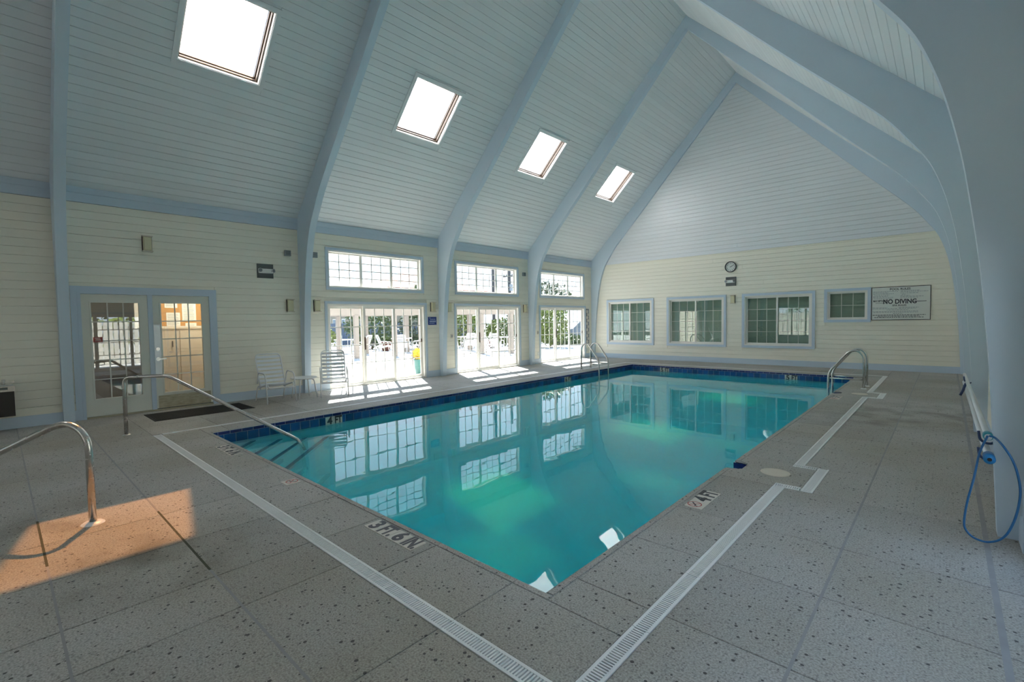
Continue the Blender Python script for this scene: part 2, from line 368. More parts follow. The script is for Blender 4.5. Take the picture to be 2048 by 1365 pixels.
_bm = {}
def board_mesh(Ln, w, mat, t=0.015, c=0.005):
    k = (round(Ln, 3), round(w, 4), mat)
    if k not in _bm:
        g = 0.0015
        pr = [(g, 0), (g, t-c), (g+c, t), (w-g-c, t), (w-g, t-c), (w-g, 0)]
        b2 = MB(); n = len(pr)
        b2.add([(0, a, d) for a, d in pr]+[(Ln, a, d) for a, d in pr],
               [tuple(range(n-1, -1, -1)), tuple(range(n, 2*n))]+[(i, (i+1) % n, (i+1) % n+n, i+n) for i in range(n)])
        # flip so normals face outwards
        b2.f = [tuple(reversed(f)) for f in b2.f]
        me = b2.mesh('board'); me.materials.append(MATS[mat]); _bm[k] = me
    return _bm[k]
def board(parent, o, L, Wd, Ln, w, mat):
    me = board_mesh(Ln, w, mat); ob = bpy.data.objects.new('board', me); COL.objects.link(ob)
    ob.parent = parent; ob.matrix_basis = frame_m(o, L, Wd); return ob
def spans(a, b, cuts):
    out = [(a, b)]
    for c0, c1 in cuts:
        nx = []
        for s0, s1 in out:
            if c1 <= s0 or c0 >= s1: nx.append((s0, s1)); continue
            if c0 > s0: nx.append((s0, c0))
            if c1 < s1: nx.append((c1, s1))
        out = nx
    return [(s0, s1) for s0, s1 in out if s1-s0 > 0.012]
def grid_wall(mb, a0, a1, b0, b1, holes, put):
    """cells of the rectangle (a0,a1)x(b0,b1) outside the holes"""
    bs = sorted({b0, b1} | {h[2] for h in holes if b0 < h[2] < b1} | {h[3] for h in holes if b0 < h[3] < b1})
    for i in range(len(bs)-1):
        m_ = (bs[i]+bs[i+1])/2
        for s0, s1 in spans(a0, a1, [(h[0], h[1]) for h in holes if h[2] < m_ < h[3]]): put(s0, s1, bs[i], bs[i+1])

# ------------------------------------------------------------------ floor
JX = [-10.44, -9.72, -9.02, -8.16]
ND0, ND1 = 1.42, 1.515            # near trench drain
RD0, RD1 = -1.12, -1.03           # right trench drain
LD0, LD1 = -8.16, -8.08           # left trench drain
FD0, FD1 = 14.60, 14.68           # far trench drain
DRAINS = [(-8.10, RD0, ND0, ND1, 'x'), (RD0, RD1, ND0, 4.65, 'y'), (RD0, RD1, 5.46, 10.67, 'y'), (RD0, RD1, 11.46, FD0, 'y'), (LD0, LD1, ND1+.02, FD0, 'y'), (LD0, RD1, FD0, FD1, 'x')]
for a_, c_ in ((4.65, 5.46), (10.67, 11.46)): DRAINS += [(RD0, -0.915, a_, a_+.09, 'x'), (-0.91, -0.82, a_, c_, 'y'), (RD0, -0.915, c_-.09, c_, 'x')]
floor_mb = MB()
fh = [(PX0-.02, PX1+.02, PY0-.02, PY1+.02)]+[(PX1, -1.46, 4.95, 5.21), (PX1, -1.46, 10.98, 11.20)]+[d[:4] for d in DRAINS]
grid_wall(floor_mb, XL-.15, XR+.15, YF, YB+.1, fh, lambda a, c, d, e: floor_mb.box(a, c, d, e, -.25, -.005))
floor = struct('floor', floor_mb, 'joint_grey', 'speckled exposed-aggregate concrete deck around the indoor pool')
_sl = {}
def slab(x0, x1, y0, y1):
    g = 0.003; w, h = round(x1-x0-2*g, 3), round(y1-y0-2*g, 3)
    if w < 0.03 or h < 0.03: return
    if (w, h) not in _sl:
        me = MB().bbox(0, w, 0, h, -0.006, 0.0, 0.0025).mesh('paving_slab'); me.materials.append(MATS['deck']); _sl[(w, h)] = me
    o = bpy.data.objects.new('paving_slab', _sl[(w, h)]); COL.objects.link(o); o.parent = floor; o.location = (x0+g, y0+g, 0)
xs_n = [-10.44, -9.58, -8.88, -8.16, -7.46, -6.76, -6.06, -5.34, -4.64, -3.94, -3.24, -2.78, -1.83, -1.03, -0.474, 0.22, 0.40]
ys_n = [-6.9, -6.1, -5.4, -4.7, -4.0, -3.3, -2.6, -1.9, -1.23, -0.535, 0.16, 0.84, 1.42]
for i in range(len(xs_n)-1):
    for j in range(len(ys_n)-1): slab(xs_n[i], xs_n[i+1], ys_n[j], ys_n[j+1])
ys_s = [1.42, 2.245, 2.95, 3.65, 4.65, 5.46, 6.33, 7.03, 7.66, 8.28, 9.0, 9.7, 10.67, 11.46, 12.2, 12.95, 13.7, 14.60, 15.4, 16.16]
for j in range(len(ys_s)-1):
    for x0, x1 in ((-10.44, -9.58), (-9.58, -8.88), (-8.88, LD0)): slab(x0, x1, ys_s[j], ys_s[j+1])
    for x0, x1 in ((-0.474, 0.22), (0.22, 0.40)): slab(x0, x1, ys_s[j], ys_s[j+1])
    notch = abs(ys_s[j]-4.65) < .01 or abs(ys_s[j]-10.67) < .01
    slab(-0.82 if notch else RD1, -0.474, ys_s[j], ys_s[j+1])
xs_f = [LD0, -7.4, -6.7, -6.0, -5.3, -4.6, -3.9, -3.2, -2.5, -1.8, RD1]
for i in range(len(xs_f)-1): slab(xs_f[i], xs_f[i+1], FD1, 15.4); slab(xs_f[i], xs_f[i+1], 15.4, YB)
# ring between drain and coping (coping is 0.055 wide)
CP = 0.058
xs_r = [LD1, -7.43, -6.73, -6.03, -5.33, -4.63, -3.93, -3.23, -2.53, -1.83, RD0]
for i in range(len(xs_r)-1): slab(xs_r[i], xs_r[i+1], ND1, PY0-CP); slab(xs_r[i], xs_r[i+1], PY1+CP, FD0)
yr = [PY0-CP, 2.245, 2.95, 3.65, 4.65, 5.46, 6.33, 7.03, 7.66, 8.28, 9.0, 9.7, 10.67, 11.46, 12.2, 12.95, 13.7, PY1+CP]
SKIM = ((4.95, 5.21), (10.98, 11.20))
for j in range(len(yr)-1):
    slab(LD1, PX0-CP, yr[j], yr[j+1])
    if abs(yr[j]-4.65) < .01 or abs(yr[j]-10.67) < .01:
        s0, s1 = SKIM[0] if yr[j] < 6 else SKIM[1]
        g = 0.004
        o = struct('paving_slab', MB().prism([(PX1+CP, yr[j]+g), (RD1+0.12, yr[j]+g+0.095), (RD1+0.12, yr[j+1]-0.095), (PX1+CP, yr[j+1]-g), (PX1+CP, s1+0.03), (-1.475, s1-0.03), (-1.475, s0+0.03), (PX1+CP, s0-0.03)] if False else
              [(PX1+CP, yr[j]+g), (RD0-g, yr[j]+g), (RD0-g, yr[j]+0.09), (-0.915, yr[j]+0.09), (-0.915, yr[j+1]-0.09), (RD0-g, yr[j+1]-0.09), (RD0-g, yr[j+1]-g), (PX1+CP, yr[j+1]-g), (PX1+CP, s1+0.035), (-1.48, s1-0.03), (-1.48, s0+0.03), (PX1+CP, s0-0.035)], -0.012, 0.0), 'deck', None, floor)
    else: slab(PX1+CP, RD0, yr[j], yr[j+1])

paint('joint_moss', (0.07, 0.075, 0.045), 0.9, 0.4, 12)
paint('joint_pale', (0.30, 0.30, 0.30), 0.8, 0.2, 8)
for x0, x1, y0, y1, mt in ((.206, .234, 1.43, 16.1, 'joint_pale'), (-.481, -.467, 1.43, 16.1, 'joint_pale'), (-10.4, -4.75, .833, .847, 'joint_pale'), (-4.75, -3.35, .833, .847, 'joint_moss'), (-3.35, -1.03, .833, .847, 'joint_pale'), (-10.4, -5.25, .154, .166, 'joint_pale'), (-5.25, -4.2, .153, .167, 'joint_moss'), (-4.2, -1.03, .154, .166, 'joint_pale')):
    struct('joint_filler', MB().box(x0, x1, y0, y1, -.005, .0006), mt, None, floor)

# coping: rounded concrete nose round the pool, in lengths
coping = thing('pool_coping', 'rounded concrete coping nosing round the edge of the turquoise pool', 'coping', (PX1, PY0, 0), kind='structure')
del coping['category']
def nose(p0, p1, inw):
    """p0->p1 along pool edge, inw = unit vector pointing to the water"""
    pr = [(-CP+0.004, -0.012), (-CP+0.004, -0.003), (-CP+0.007, 0.0), (-0.020, 0.0), (-0.007, -0.004), (0.0, -0.012), (0.0, -0.024), (-0.004, -0.03), (-CP+0.004, -0.03)]
    p0 = Vector((*p0, 0)); p1 = Vector((*p1, 0)); iw = Vector((*inw, 0)); n = len(pr)
    vs = [p0+iw*a+Vector((0, 0, z)) for a, z in pr]+[p1+iw*a+Vector((0, 0, z)) for a, z in pr]
    obj('coping_length', MB().add(vs, [tuple(range(n-1, -1, -1)), tuple(range(n, 2*n))]+[(i, (i+1) % n, (i+1) % n+n, i+n) for i in range(n)]), 'deck', coping)
for i in range(len(xs_r)-1):
    a, c = max(xs_r[i], PX0-CP), min(xs_r[i+1], PX1+CP)
    nose((a+.002, PY0), (c-.002, PY0), (0, 1)); nose((c-.002, PY1), (a+.002, PY1), (0, -1))
yc = sorted(set(yr) | {4.92, 5.24, 10.95, 11.23})
for j in range(len(yc)-1):
    a, c = max(yc[j], PY0), min(yc[j+1], PY1)
    nose((PX0, c-.002), (PX0, a+.002), (1, 0))
    if not (a in (4.92, 10.95)): nose((PX1, a+.002), (PX1, c-.002), (-1, 0))

# ------------------------------------------------------------------ pool basin
basin = thing('pool_basin', 'pale plaster pool basin with navy tile band', 'pool', (-4.6, 8, -1.3), kind='structure'); del basin['category']
fl = lambda y: -1.15-(y-PY0)/(PY1-PY0)*0.45
mb = MB()
mb.add([(PX0, PY0, fl(PY0)), (PX1, PY0, fl(PY0)), (PX1, PY1, fl(PY1)), (PX0, PY1, fl(PY1))], [(0, 1, 2, 3)])
mb.add([(PX0, PY0, -.025), (PX0, PY1, -.025), (PX0, PY1, fl(PY1)), (PX0, PY0, fl(PY0))], [(3, 2, 1, 0)])
mb.add([(PX0, PY1, -.025), (PX1, PY1, -.025), (PX1, PY1, fl(PY1)), (PX0, PY1, fl(PY1))], [(3, 2, 1, 0)])
mb.add([(PX1, PY0, -.025), (PX0, PY0, -.025), (PX0, PY0, fl(PY0)), (PX1, PY0, fl(PY0))], [(3, 2, 1, 0)])
for a, c in ((PY0, 4.95), (5.21, 10.98), (11.20, PY1)):
    mb.add([(PX1, c, -.025), (PX1, a, -.025), (PX1, a, fl(a)), (PX1, c, fl(c))], [(3, 2, 1, 0)])
for a, c in SKIM:
    mb.add([(PX1, c, -.25), (PX1, a, -.25), (PX1, a, fl(a)), (PX1, c, fl(c))], [(3, 2, 1, 0)])
    mb.add([(PX1, a, -.25), (-1.48, a, -.25), (-1.48, c, -.25), (PX1, c, -.25), (PX1, a, -.013), (-1.48, a, -.013), (-1.48, c, -.013), (PX1, c, -.013)], [(0, 1, 2, 3), (0, 4, 5, 1), (2, 6, 7, 3)])
obj('plaster_shell', mb, 'plaster', basin)
# grout bed behind the tile band, tiles as single pieces
TL = 0.1555
obj('grout_bed', MB().box(PX0-.004, PX0+.002, PY0, PY1, -.21, -.0).box(PX0, PX1, PY1-.002, PY1+.004, -.21, -.0).box(PX0, PX1, PY0-.004, PY0+.002, -.21, -.03)
    .box(PX1-.002, PX1+.004, PY0, 4.95, -.21, -.03).box(PX1-.002, PX1+.004, 5.21, 10.98, -.21, -.03).box(PX1-.002, PX1+.004, 11.20, PY1, -.21, -.03), 'grout', basin)
_tm = {}
def tile_mesh(w, h, mat):
    k = (round(w, 4), h, mat)
    if k not in _tm:
        me = MB().bbox(0, w, 0, h, 0, 0.007, 0.002).mesh('tile'); me.materials.append(MATS[mat]); _tm[k] = me
    return _tm[k]
def tile_row(p0, d, n, z, h, mat, off, L):
    nrm = Vector((0, 0, 1)); d = Vector((*d, 0))
    out = d.cross(nrm)
    s = -off
    while s < L-0.01:
        a, c = max(s, 0), min(s+TL, L)
        if c-a > 0.03:
            o = bpy.data.objects.new('tile', tile_mesh(c-a-0.006, h, mat)); COL.objects.link(o); o.parent = basin
            o.matrix_parent_inverse = PINV[basin.name]
            o.matrix_basis = frame_m(Vector((*p0, z))+d*(a+0.003), d, (0, 0, 1)); n += 1
        s += TL
    return n
# left wall faces +x : d x z must be +x -> d = +y
for z, h, mat, off in ((-0.047, 0.043, 'tile_navy', 0.095), (-0.201, 0.15, 'tile_blue', 0.02)):
    tile_row((PX0+.001, PY0), (0, 1), 0, z, h, mat, off, PY1-PY0)
    tile_row((PX0, PY1-.001), (1, 0), 0, z, h, mat, off, PX1-PX0)
# near and right walls look away from the camera: one part each
mb = MB()
for z, h in ((-0.201, 0.15),):
    x = PX0
    while x < PX1-.05: mb.box(x+.003, min(x+TL, PX1)-.003, PY0, PY0+.008, z, z+h); x += TL
    y = PY0
    while y < PY1-.05:
        if not any(a-.16 < y < c for a, c in SKIM): mb.box(PX1-.008, PX1, y+.003, min(y+TL, PY1)-.003, z, z+h)
        y += TL
tag(obj('tile_band', mb, 'tile_blue', basin), kind='stuff')
for a, c in SKIM:   # navy tiled throat of each skimmer recess
    mb = MB().box(PX1, -1.482, c-.012, c-.002, -.075, -.018).box(PX1, -1.482, c-.012, c-.002, -.165, -.082).box(-1.494, -1.482, a, c, -.075, -.018).box(-1.494, -1.482, a, c, -.165, -.082).box(PX1, -1.482, a+.002, a+.012, -.165, -.018)
    obj('recess_tile', mb, 'tile_navy', basin)
# corner steps with navy nosing
steps = thing('pool_steps', 'pale corner steps with dark blue nosing stripes under shallow water', 'steps', (PX0, PY0, -1.1), kind='structure'); del steps['category']
prevz = None
for c_, d_ in ((-5.05, .20), (-4.66, .42), (-4.28, .64), (-3.91, .84)):
    Ls = c_-(PX0+PY0); z = ZW-d_
    st = obj('step', MB().prism([(PX0, PY0), (PX0+Ls, PY0), (PX0, PY0+Ls)], -1.3, z), 'plaster', steps)
    w = 0.065
    obj('nosing_stripe', MB().prism([(PX0+Ls-w, PY0), (PX0+Ls+.004, PY0), (PX0, PY0+Ls+.004), (PX0, PY0+Ls-w)], z-.045, z+.004), 'tile_navy', st).matrix_parent_inverse = Matrix()
# water body
wtr = obj('pool_water', MB().box(PX0-.05, PX1+.05, PY0-.05, PY1+.05, -2.0, ZW), 'water')
tag(wtr, 'clear turquoise pool water reflecting the windows and skylights', 'water', None, 'stuff')

# ------------------------------------------------------------------ trench drains (white slotted grates)
drain = thing('trench_drain', 'white slotted plastic trench drain running round the pool deck', 'drain', (-4.6, 1.46, 0))
_gm = {}
def grate_mesh(L_, w):
    k = (round(L_, 3), round(w, 3))
    if k not in _gm:
        mb = MB(); r = 0.016
        mb.box(0, L_, 0, r, -.012, .003).box(0, L_, w-r, w, -.012, .003)
        n = max(1, int(L_/0.0168)); pt = L_/n
        for i in range(n): mb.box(i*pt+(0.0 if i else 0), i*pt+pt*0.52, r, w-r, -.010, .002)
        me = mb.mesh('grate'); me.materials.append(MATS['pvc_white']); _gm[k] = me
    return _gm[k]
def run(p0, d, L_, w, piece=0.70):
    n = max(1, round(L_/piece)); pl = L_/n; d = Vector((*d, 0)); s = Vector((0, 0, 1)).cross(d)
    for i in range(n):
        o = bpy.data.objects.new('grate', grate_mesh(pl-0.003, w)); COL.objects.link(o); o.parent = drain; o.matrix_parent_inverse = PINV[drain.name]
        o.matrix_basis = frame_m(Vector((*p0, 0))+d*(i*pl), d, s)
ch = MB()
def seg(x0, x1, y0, y1, along):
    if along == 'x': run((x0, y0), (1, 0), x1-x0, y1-y0)
    else: run((x1, y0), (0, 1), y1-y0, x1-x0)
    ch.box(x0, x1, y0, y1, -.07, -.05)
for d_ in DRAINS: seg(*d_)
obj('channel', ch, 'drain_dark', drain)
for (y, lab) in ((5.05, 'round cream skimmer lid beside the nearer drain jog'), (11.10, 'round cream skimmer lid by the far ladder')):
    o = obj('skimmer_lid', MB().cyl((-1.20, y), .128, -.002, .004, 32).ring((-1.20, y), .110, .116, .004, .0055, 32), 'lid_cream'); tag(o, lab, 'lid', 'skimmer lids')

# ------------------------------------------------------------------ walls
OPN = []   # left wall openings: y0,y1,z0,z1 (rough), outer trim margin
DOOR = (0.92, 2.84, 0.0, 2.12)
OPN.append(DOOR)
SL = [(5.15+3.85*k, 7.90+3.85*k, 0.0, 1.97) for k in range(3)]
TR = [(5.20+3.85*k, 7.82+3.85*k, 2.35, 3.20) for k in range(3)]
OPN += SL+TR
TW = 0.06
def trimmed(h): return (h[0]-TW, h[1]+TW, h[2]-(TW if h[2] > 0 else 0), h[3]+TW)
ROWS = [(0.165+BW*i, min(0.165+BW*(i+1), 3.56)) for i in range(26)]
def side_wall(name, x, nx, holes, label, bays, outer):
    mb = MB()
    xa, xb = sorted((x-nx*0.015, x-nx*0.16))
    grid_wall(mb, YF, YB, -0.05, EAVE+.12, holes, lambda a, c, d, e: mb.box(xa, xb, a, c, d, e))
    w = struct(name, mb, 'cream', label)
    for bi in bays:
        y0, y1 = BAYS[bi]
        for z0, z1 in ROWS:
            for s0, s1 in spans(y0, y1, [(h[0], h[1]) for h in map(trimmed, holes) if h[2] < z1-.01 and h[3] > z0+.01]):
                if nx > 0: board(w, (x-0.015, s0, z0), (0, 1, 0), (0, 0, 1), s1-s0, z1-z0, 'cream')
                else: board(w, (x+0.015, s1, z0), (0, -1, 0), (0, 0, 1), s1-s0, z1-z0, 'cream')
    return w
wall_left = side_wall('wall_left', XL, 1, OPN, 'cream board wall with sliding glass doors on the long side', (1, 2, 3, 4, 5), True)
RSL = [(1.30, 4.30, 0.0, 1.97)]; RTR = []
wall_right = side_wall('wall_right', XR, -1, RSL+RTR, 'cream board wall close to the camera', (2, 3, 4, 5), True)

# back wall with gable
BWIN = [(-9.70, -7.90, 0.60, 2.16), (-7.26, -5.38, 0.60, 2.16), (-4.75, -2.90, 0.60, 2.16), (-2.53, -1.60, 1.38, 2.18)]
mb = MB()
grid_wall(mb, XL-.16, XR+.16, -0.05, EAVE, BWIN, lambda a, c, d, e: mb.box(a, c, YB+.015, YB+.17, d, e))
mb.prism([(XL-.16, EAVE), (XR+.16, EAVE), (XC, APEX+.16)], 0, 0.155, lambda x, z, n: (x, YB+.015+n, z))
wall_back = struct('wall_back', mb, 'cream', 'gabled end wall, cream boards below and pale blue-white boards above')
z = 0.165; i = 0
while z < 9.0:
    z1 = min(z+BW, 3.60) if z < 3.60 else z+BW
    zm = z1
    a = XL if zm < EAVE else XC-(APEX-zm); c = XR if zm < EAVE else XC+(APEX-zm)
    for s0, s1 in spans(a+.02, c-.02, [(h[0], h[1]) for h in map(trimmed, BWIN) if h[2] < z1-.01 and h[3] > z+.01]):
        # butt joints now and then
        cutp = s0+(s1-s0)*random.uniform(.25, .75) if (s1-s0 > 4 and i % 2 == 0) else None
        for q0, q1 in (((s0, cutp-.001), (cutp+.001, s1)) if cutp else ((s0, s1),)):
            board(wall_back, (q0, YB+.015, z), (1, 0, 0), (0, 0, 1), q1-q0, z1-z, 'cream' if z < 3.59 else 'gable_white')
    z = z1; i += 1
# wall behind the camera, with its own glazing
FSL = [(-9.3, -6.5, 0.0, 2.2), (-3.4, -0.6, 0.0, 2.2)]
mb = MB()
grid_wall(mb, XL-.16, XR+.16, -0.05, EAVE, FSL, lambda a, c, d, e: mb.box(a, c, YF-.17, YF-.015, d, e))
mb.prism([(XL-.16, EAVE), (XR+.16, EAVE), (XC, APEX+.16)], 0, 0.155, lambda x, z, n: (x, YF-.17+n, z))
mb.box(XL, XR, YF-.015, YF, 3.6, EAVE)
wall_front = struct('wall_front', mb, 'cream', 'gabled wall behind the camera with glazed doors')

# baseboards and eave bands
def bboard(name, boxes, label):
    mb = MB()
    for b_ in boxes: mb.box(*b_)
    struct(name, mb, 'trim_blue', label)
bl = []
for bi in range(1, 6):
    for s0, s1 in spans(*BAYS[bi], [(h[0]-TW, h[1]+TW) for h in [DOOR]+SL]): bl.append((XL-.014, XL+.022, s0, s1, 0.0, 0.17))
bboard('baseboard_left', bl, 'light blue baseboard under the left board wall')
bboard('baseboard_back', [(XL+.12, XR-.1, YB-.022, YB+.014, 0, .17)], 'light blue baseboard along the end wall')
bl = []
for bi in range(2, 6):
    for s0, s1 in spans(*BAYS[bi], [(h[0]-TW, h[1]+TW) for h in RSL]): bl.append((XR-.022, XR+.014, s0, s1, 0.0, 0.17))
bboard('baseboard_right', bl, 'light blue baseboard under the right wall')
for sgn, nm, X in ((1, 'left', XL), (-1, 'right', XR)):
    bl = []
    for bi in range(0, 6):
        y0, y1 = BAYS[bi]; xa, xb = sorted((X-sgn*.01, X+sgn*.03)); bl.append((xa, xb, y0, y1, 3.56, 3.70))
        xa, xb = sorted((X-sgn*.01, X+sgn*.045)); bl.append((xa, xb, y0, y1, 3.70, 3.80))
    bboard('trim_eave_'+nm, bl, 'light blue eave band along the %s wall' % nm)

# ------------------------------------------------------------------ arches
INNER = [(5.30, 0), (5.275, .5), (5.25, 1.0), (5.217, 1.45), (5.175, 1.9), (5.11, 2.4), (5.06, 2.7), (4.975, 3.07), (4.87, 3.39), (4.77, 3.6), (4.60, 3.86), (4.42, 4.12), (4.22, 4.36), (3.79, 4.82), (3.32, 5.31), (2.55, 6.14), (1.3, 7.49), (0, 8.89)]
def catmull(P, n=4):
    out = []
    for i in range(len(P)-1):
        p0, p1, p2, p3 = P[max(i-1, 0)], P[i], P[i+1], P[min(i+2, len(P)-1)]
        for k in range(n):
            t = k/n
            out.append(tuple(0.5*(2*p1[a]+(p2[a]-p0[a])*t+(2*p0[a]-5*p1[a]+4*p2[a]-p3[a])*t*t+(3*p1[a]-p0[a]-3*p2[a]+p3[a])*t**3) for a in (0, 1)))
    out.append(P[-1]); return out
IN = catmull(INNER)
HW = XR-XC
OUT = []
for s, z in IN:
    t = (APEX-s-z)/2
    so, zo = s+t, z+t
    if so > HW:
        f = max(0, min(1, (z-2.6)/1.2)); so, zo = HW, min(z+f*(EAVE-z), EAVE)
    OUT.append((so, zo))
OUT[-1] = (0, APEX)
ARCHLAB = {0: 'rearmost arch beam behind the camera', 1: 'curved blue arch beam over the spa end', 2: 'pale blue arch beam left of the double doors, nearest on the left', 3: 'blue arch beam rising between the two strap chairs and filling the right edge', 4: 'pale blue arch beam beside the small blue sign', 5: 'pale blue arch beam left of the last sliding door', 6: 'pale blue arch beam flat against the gable end wall'}
for k, y in enumerate(AY):
    mb = MB(); full = [(XC-s, z) for s, z in reversed(IN)]  # from apex to left foot
    for sg in (-1, 1):
        n = len(IN); vs = []
        for (a, b_), (c, d) in zip(IN, OUT):
            vs += [(XC+sg*a, y, b_), (XC+sg*c, y, d), (XC+sg*c, y+AT, d), (XC+sg*a, y+AT, b_)]
        fs = []
        for i in range(n-1):
            p, q = i*4, i*4+4
            for j in range(4):
                f = (p+j, p+(j+1) % 4, q+(j+1) % 4, q+j); fs.append(f if sg > 0 else tuple(reversed(f)))
        fs.append((0, 1, 2, 3)); mb.add(vs, fs)
    o = struct('arch_beam', mb, 'arch_blue', ARCHLAB[k]); o['kind'] = 'structure'

# ------------------------------------------------------------------ ceilings
def sl(side):
    X, s = (XL, 1) if side == 'left' else (XR, -1)
    return lambda u, y, n: (X+s*(u-n)/R2, y, EAVE+(u+n)/R2)
ULEN = HW*R2
SKY_U = (2.53, 3.70)
def skyl(bi): return (AY[bi]+1.36, AY[bi]+2.52)
for side in ('left', 'right'):
    fn = sl(side)
    for bi in range(6):
        y0, y1 = BAYS[bi]; mb = MB()
        holes = [(SKY_U[0], SKY_U[1], *skyl(bi))] if side == 'left' and bi not in (0,) else []
        grid_wall(mb, -0.25, ULEN+.24, y0-AT/2-.07, y1+AT/2+.07, holes, lambda a, c, d, e: mb.box(a, c, d, e, .014, .20, fn))
        ce = struct('ceiling', mb, 'ceil_white', '%s roof slope of pale boards, bay %s' % (side, ('behind the camera', 'over the spa end', 'over the double doors', 'over the first sliding door', 'over the middle sliding door', 'next to the gable')[bi]))
        if bi == 0 or (side == 'right' and bi == 1): continue
        n = int(ULEN/BW)
        for i in range(n):
            u0 = 0.02+i*BW
            hs = [(h[2]-.06, h[3]+.06) for h in holes if h[0]-.06 < u0+BW-.01 and h[1]+.06 > u0+.01]
            for s0, s1 in spans(y0-.02, y1+.02, hs):
                if side == 'left': board(ce, fn(u0, s0, .015), (0, 1, 0), (1, 0, 1), s1-s0, BW, 'ceil_white')
                else: board(ce, fn(u0, s1, .015), (0, -1, 0), (-1, 0, 1), s1-s0, BW, 'ceil_white')
    # ridge and eave closers
fnL = sl('left')
SKL = {1: 'square skylight over the spa end', 2: 'largest square skylight, above the double doors', 3: 'skylight above the first sliding door', 4: 'skylight above the middle sliding door', 5: 'skylight nearest the gable end'}
for bi in range(1, 6):
    a, c = skyl(bi); u0, u1 = SKY_U; uc, ycn = (u0+u1)/2, (a+c)/2
    t = thing('skylight', SKL[bi], None, fnL(uc, ycn, 0), kind='structure', group='roof skylights')
    mb = MB(); w = .07
    for q in ((u0-w, u1+w, a-w, a), (u0-w, u1+w, c, c+w), (u0-w, u0, a, c), (u1, u1+w, a, c)): mb.box(q[0], q[1], q[2], q[3], -.022, .016, fnL)
    obj('casing', mb, 'ceil_white', t)
    mb = MB()
    for q in ((u0, u1, a-.001, a+.012), (u0, u1, c-.012, c+.001), (u0-.001, u0+.012, a, c), (u1-.012, u1+.001, a, c)): mb.box(q[0], q[1], q[2], q[3], -.01, .06, fnL)
    obj('well_lining', mb, 'white_frame', t)
    mb = MB(); f = .035
    for q in ((u0, u1, a, a+f), (u0, u1, c-f, c), (u0, u0+f, a, c), (u1-f, u1, a, c)): mb.box(q[0], q[1], q[2], q[3], .06, .12, fnL)
    mb2 = MB(); f2 = .05
    for q in ((u0, u1, a, a+f2), (u0, u1, c-f2, c), (u0, u0+f2, a, c), (u1-f2, u1, a, c)): mb.box(q[0], q[1], q[2], q[3], .13, .21, fnL)
    obj('bronze_frame', mb, 'bronze', t)
    obj('pane', MB().add([fnL(u0, a, .17), fnL(u1, a, .17), fnL(u1, c, .17), fnL(u0, c, .17)], [(0, 1, 2, 3)]), 'acrylic', t)

# ------------------------------------------------------------------ glazing
_pc = {}
def pane_mesh(w, h, mat):
    k = (round(w, 3), round(h, 3), mat)
    if k not in _pc:
        me = MB().box(0, w, 0, h, -.0025, .0025).mesh('pane'); me.materials.append(MATS[mat]); _pc[k] = me
    return _pc[k]
_mu = {}
def muntin_mesh(w, h, mat, d=.012):
    k = (round(w, 3), round(h, 3), mat)
    if k not in _mu:
        me = MB().box(0, w, 0, h, -d/2, d/2).mesh('muntin'); me.materials.append(MATS[mat]); _mu[k] = me
    return _mu[k]
def sash(parent, M, w, h, cols, rows, fw, fmat='white_frame', gmat='glass_clear', mw=.016, depth=.035, name='sash', mmat=None, fwb=None):
    """M: local frame, x along the wall, y up, z into the room; origin bottom-left"""
    mmat = mmat or fmat; fwb = fwb or fw
    mb = MB(); d = depth/2
    mb.box(0, w, 0, fwb, -d, d).box(0, w, h-fw, h, -d, d).box(0, fw, fwb, h-fw, -d, d).box(w-fw, w, fwb, h-fw, -d, d)
    s = obj(name, mb, fmat, parent)
    s.matrix_basis = M
    gw, gh = w-2*fw, h-fw-fwb; cw, rh = gw/cols, gh/rows
    for i in range(1, cols):
        o = bpy.data.objects.new('muntin', muntin_mesh(mw, gh, mmat)); COL.objects.link(o); o.parent = s; o.location = (fw+cw*i-mw/2, fwb, 0)
    for j in range(1, rows):
        o = bpy.data.objects.new('muntin', muntin_mesh(gw, mw, mmat)); COL.objects.link(o); o.parent = s; o.location = (fw, fwb+rh*j-mw/2, 0)
    for i in range(cols):
        for j in range(rows):
            o = bpy.data.objects.new('pane', pane_mesh(cw, rh, gmat)); COL.objects.link(o); o.parent = s; o.location = (fw+cw*i, fwb+rh*j, 0)
    return s
def casing(parent, M, w, h, tw, bottom=True, mat='trim_blue', proud=.022):
    mb = MB(); 
    mb.box(-tw, 0, -tw if bottom else 0, h+tw, -.014, proud).box(w, w+tw, -tw if bottom else 0, h+tw, -.014, proud).box(0, w, h, h+tw, -.014, proud)
    if bottom: mb.box(0, w, -tw, 0, -.014, proud)
    o = obj('casing', mb, mat, parent); o.matrix_basis = M
    return o
def jamb(parent, M, w, h, t, d0, d1, mat='white_frame', bottom=True):
    mb = MB().box(0, t, 0, h, d0, d1).box(w-t, w, 0, h, d0, d1).box(t, w-t, h-t, h, d0, d1)
    if bottom: mb.box(t, w-t, 0, t, d0, d1)
    o = obj('frame', mb, mat, parent); o.matrix_basis = M
    return o
def LM(y, z): return frame_m((XL, y, z), (0, 1, 0), (0, 0, 1))          # left wall: x->+Y, z->+X
def RM(y, z): return frame_m((XR, y, z), (0, -1, 0), (0, 0, 1))
def BM(x, z): return frame_m((x, YB, z), (1, 0, 0), (0, 0, 1))          # z -> -Y
def FM(x, z): return frame_m((x, YF, z), (-1, 0, 0), (0, 0, 1))
T = Matrix.Translation
ordw = ['first', 'middle', 'last']
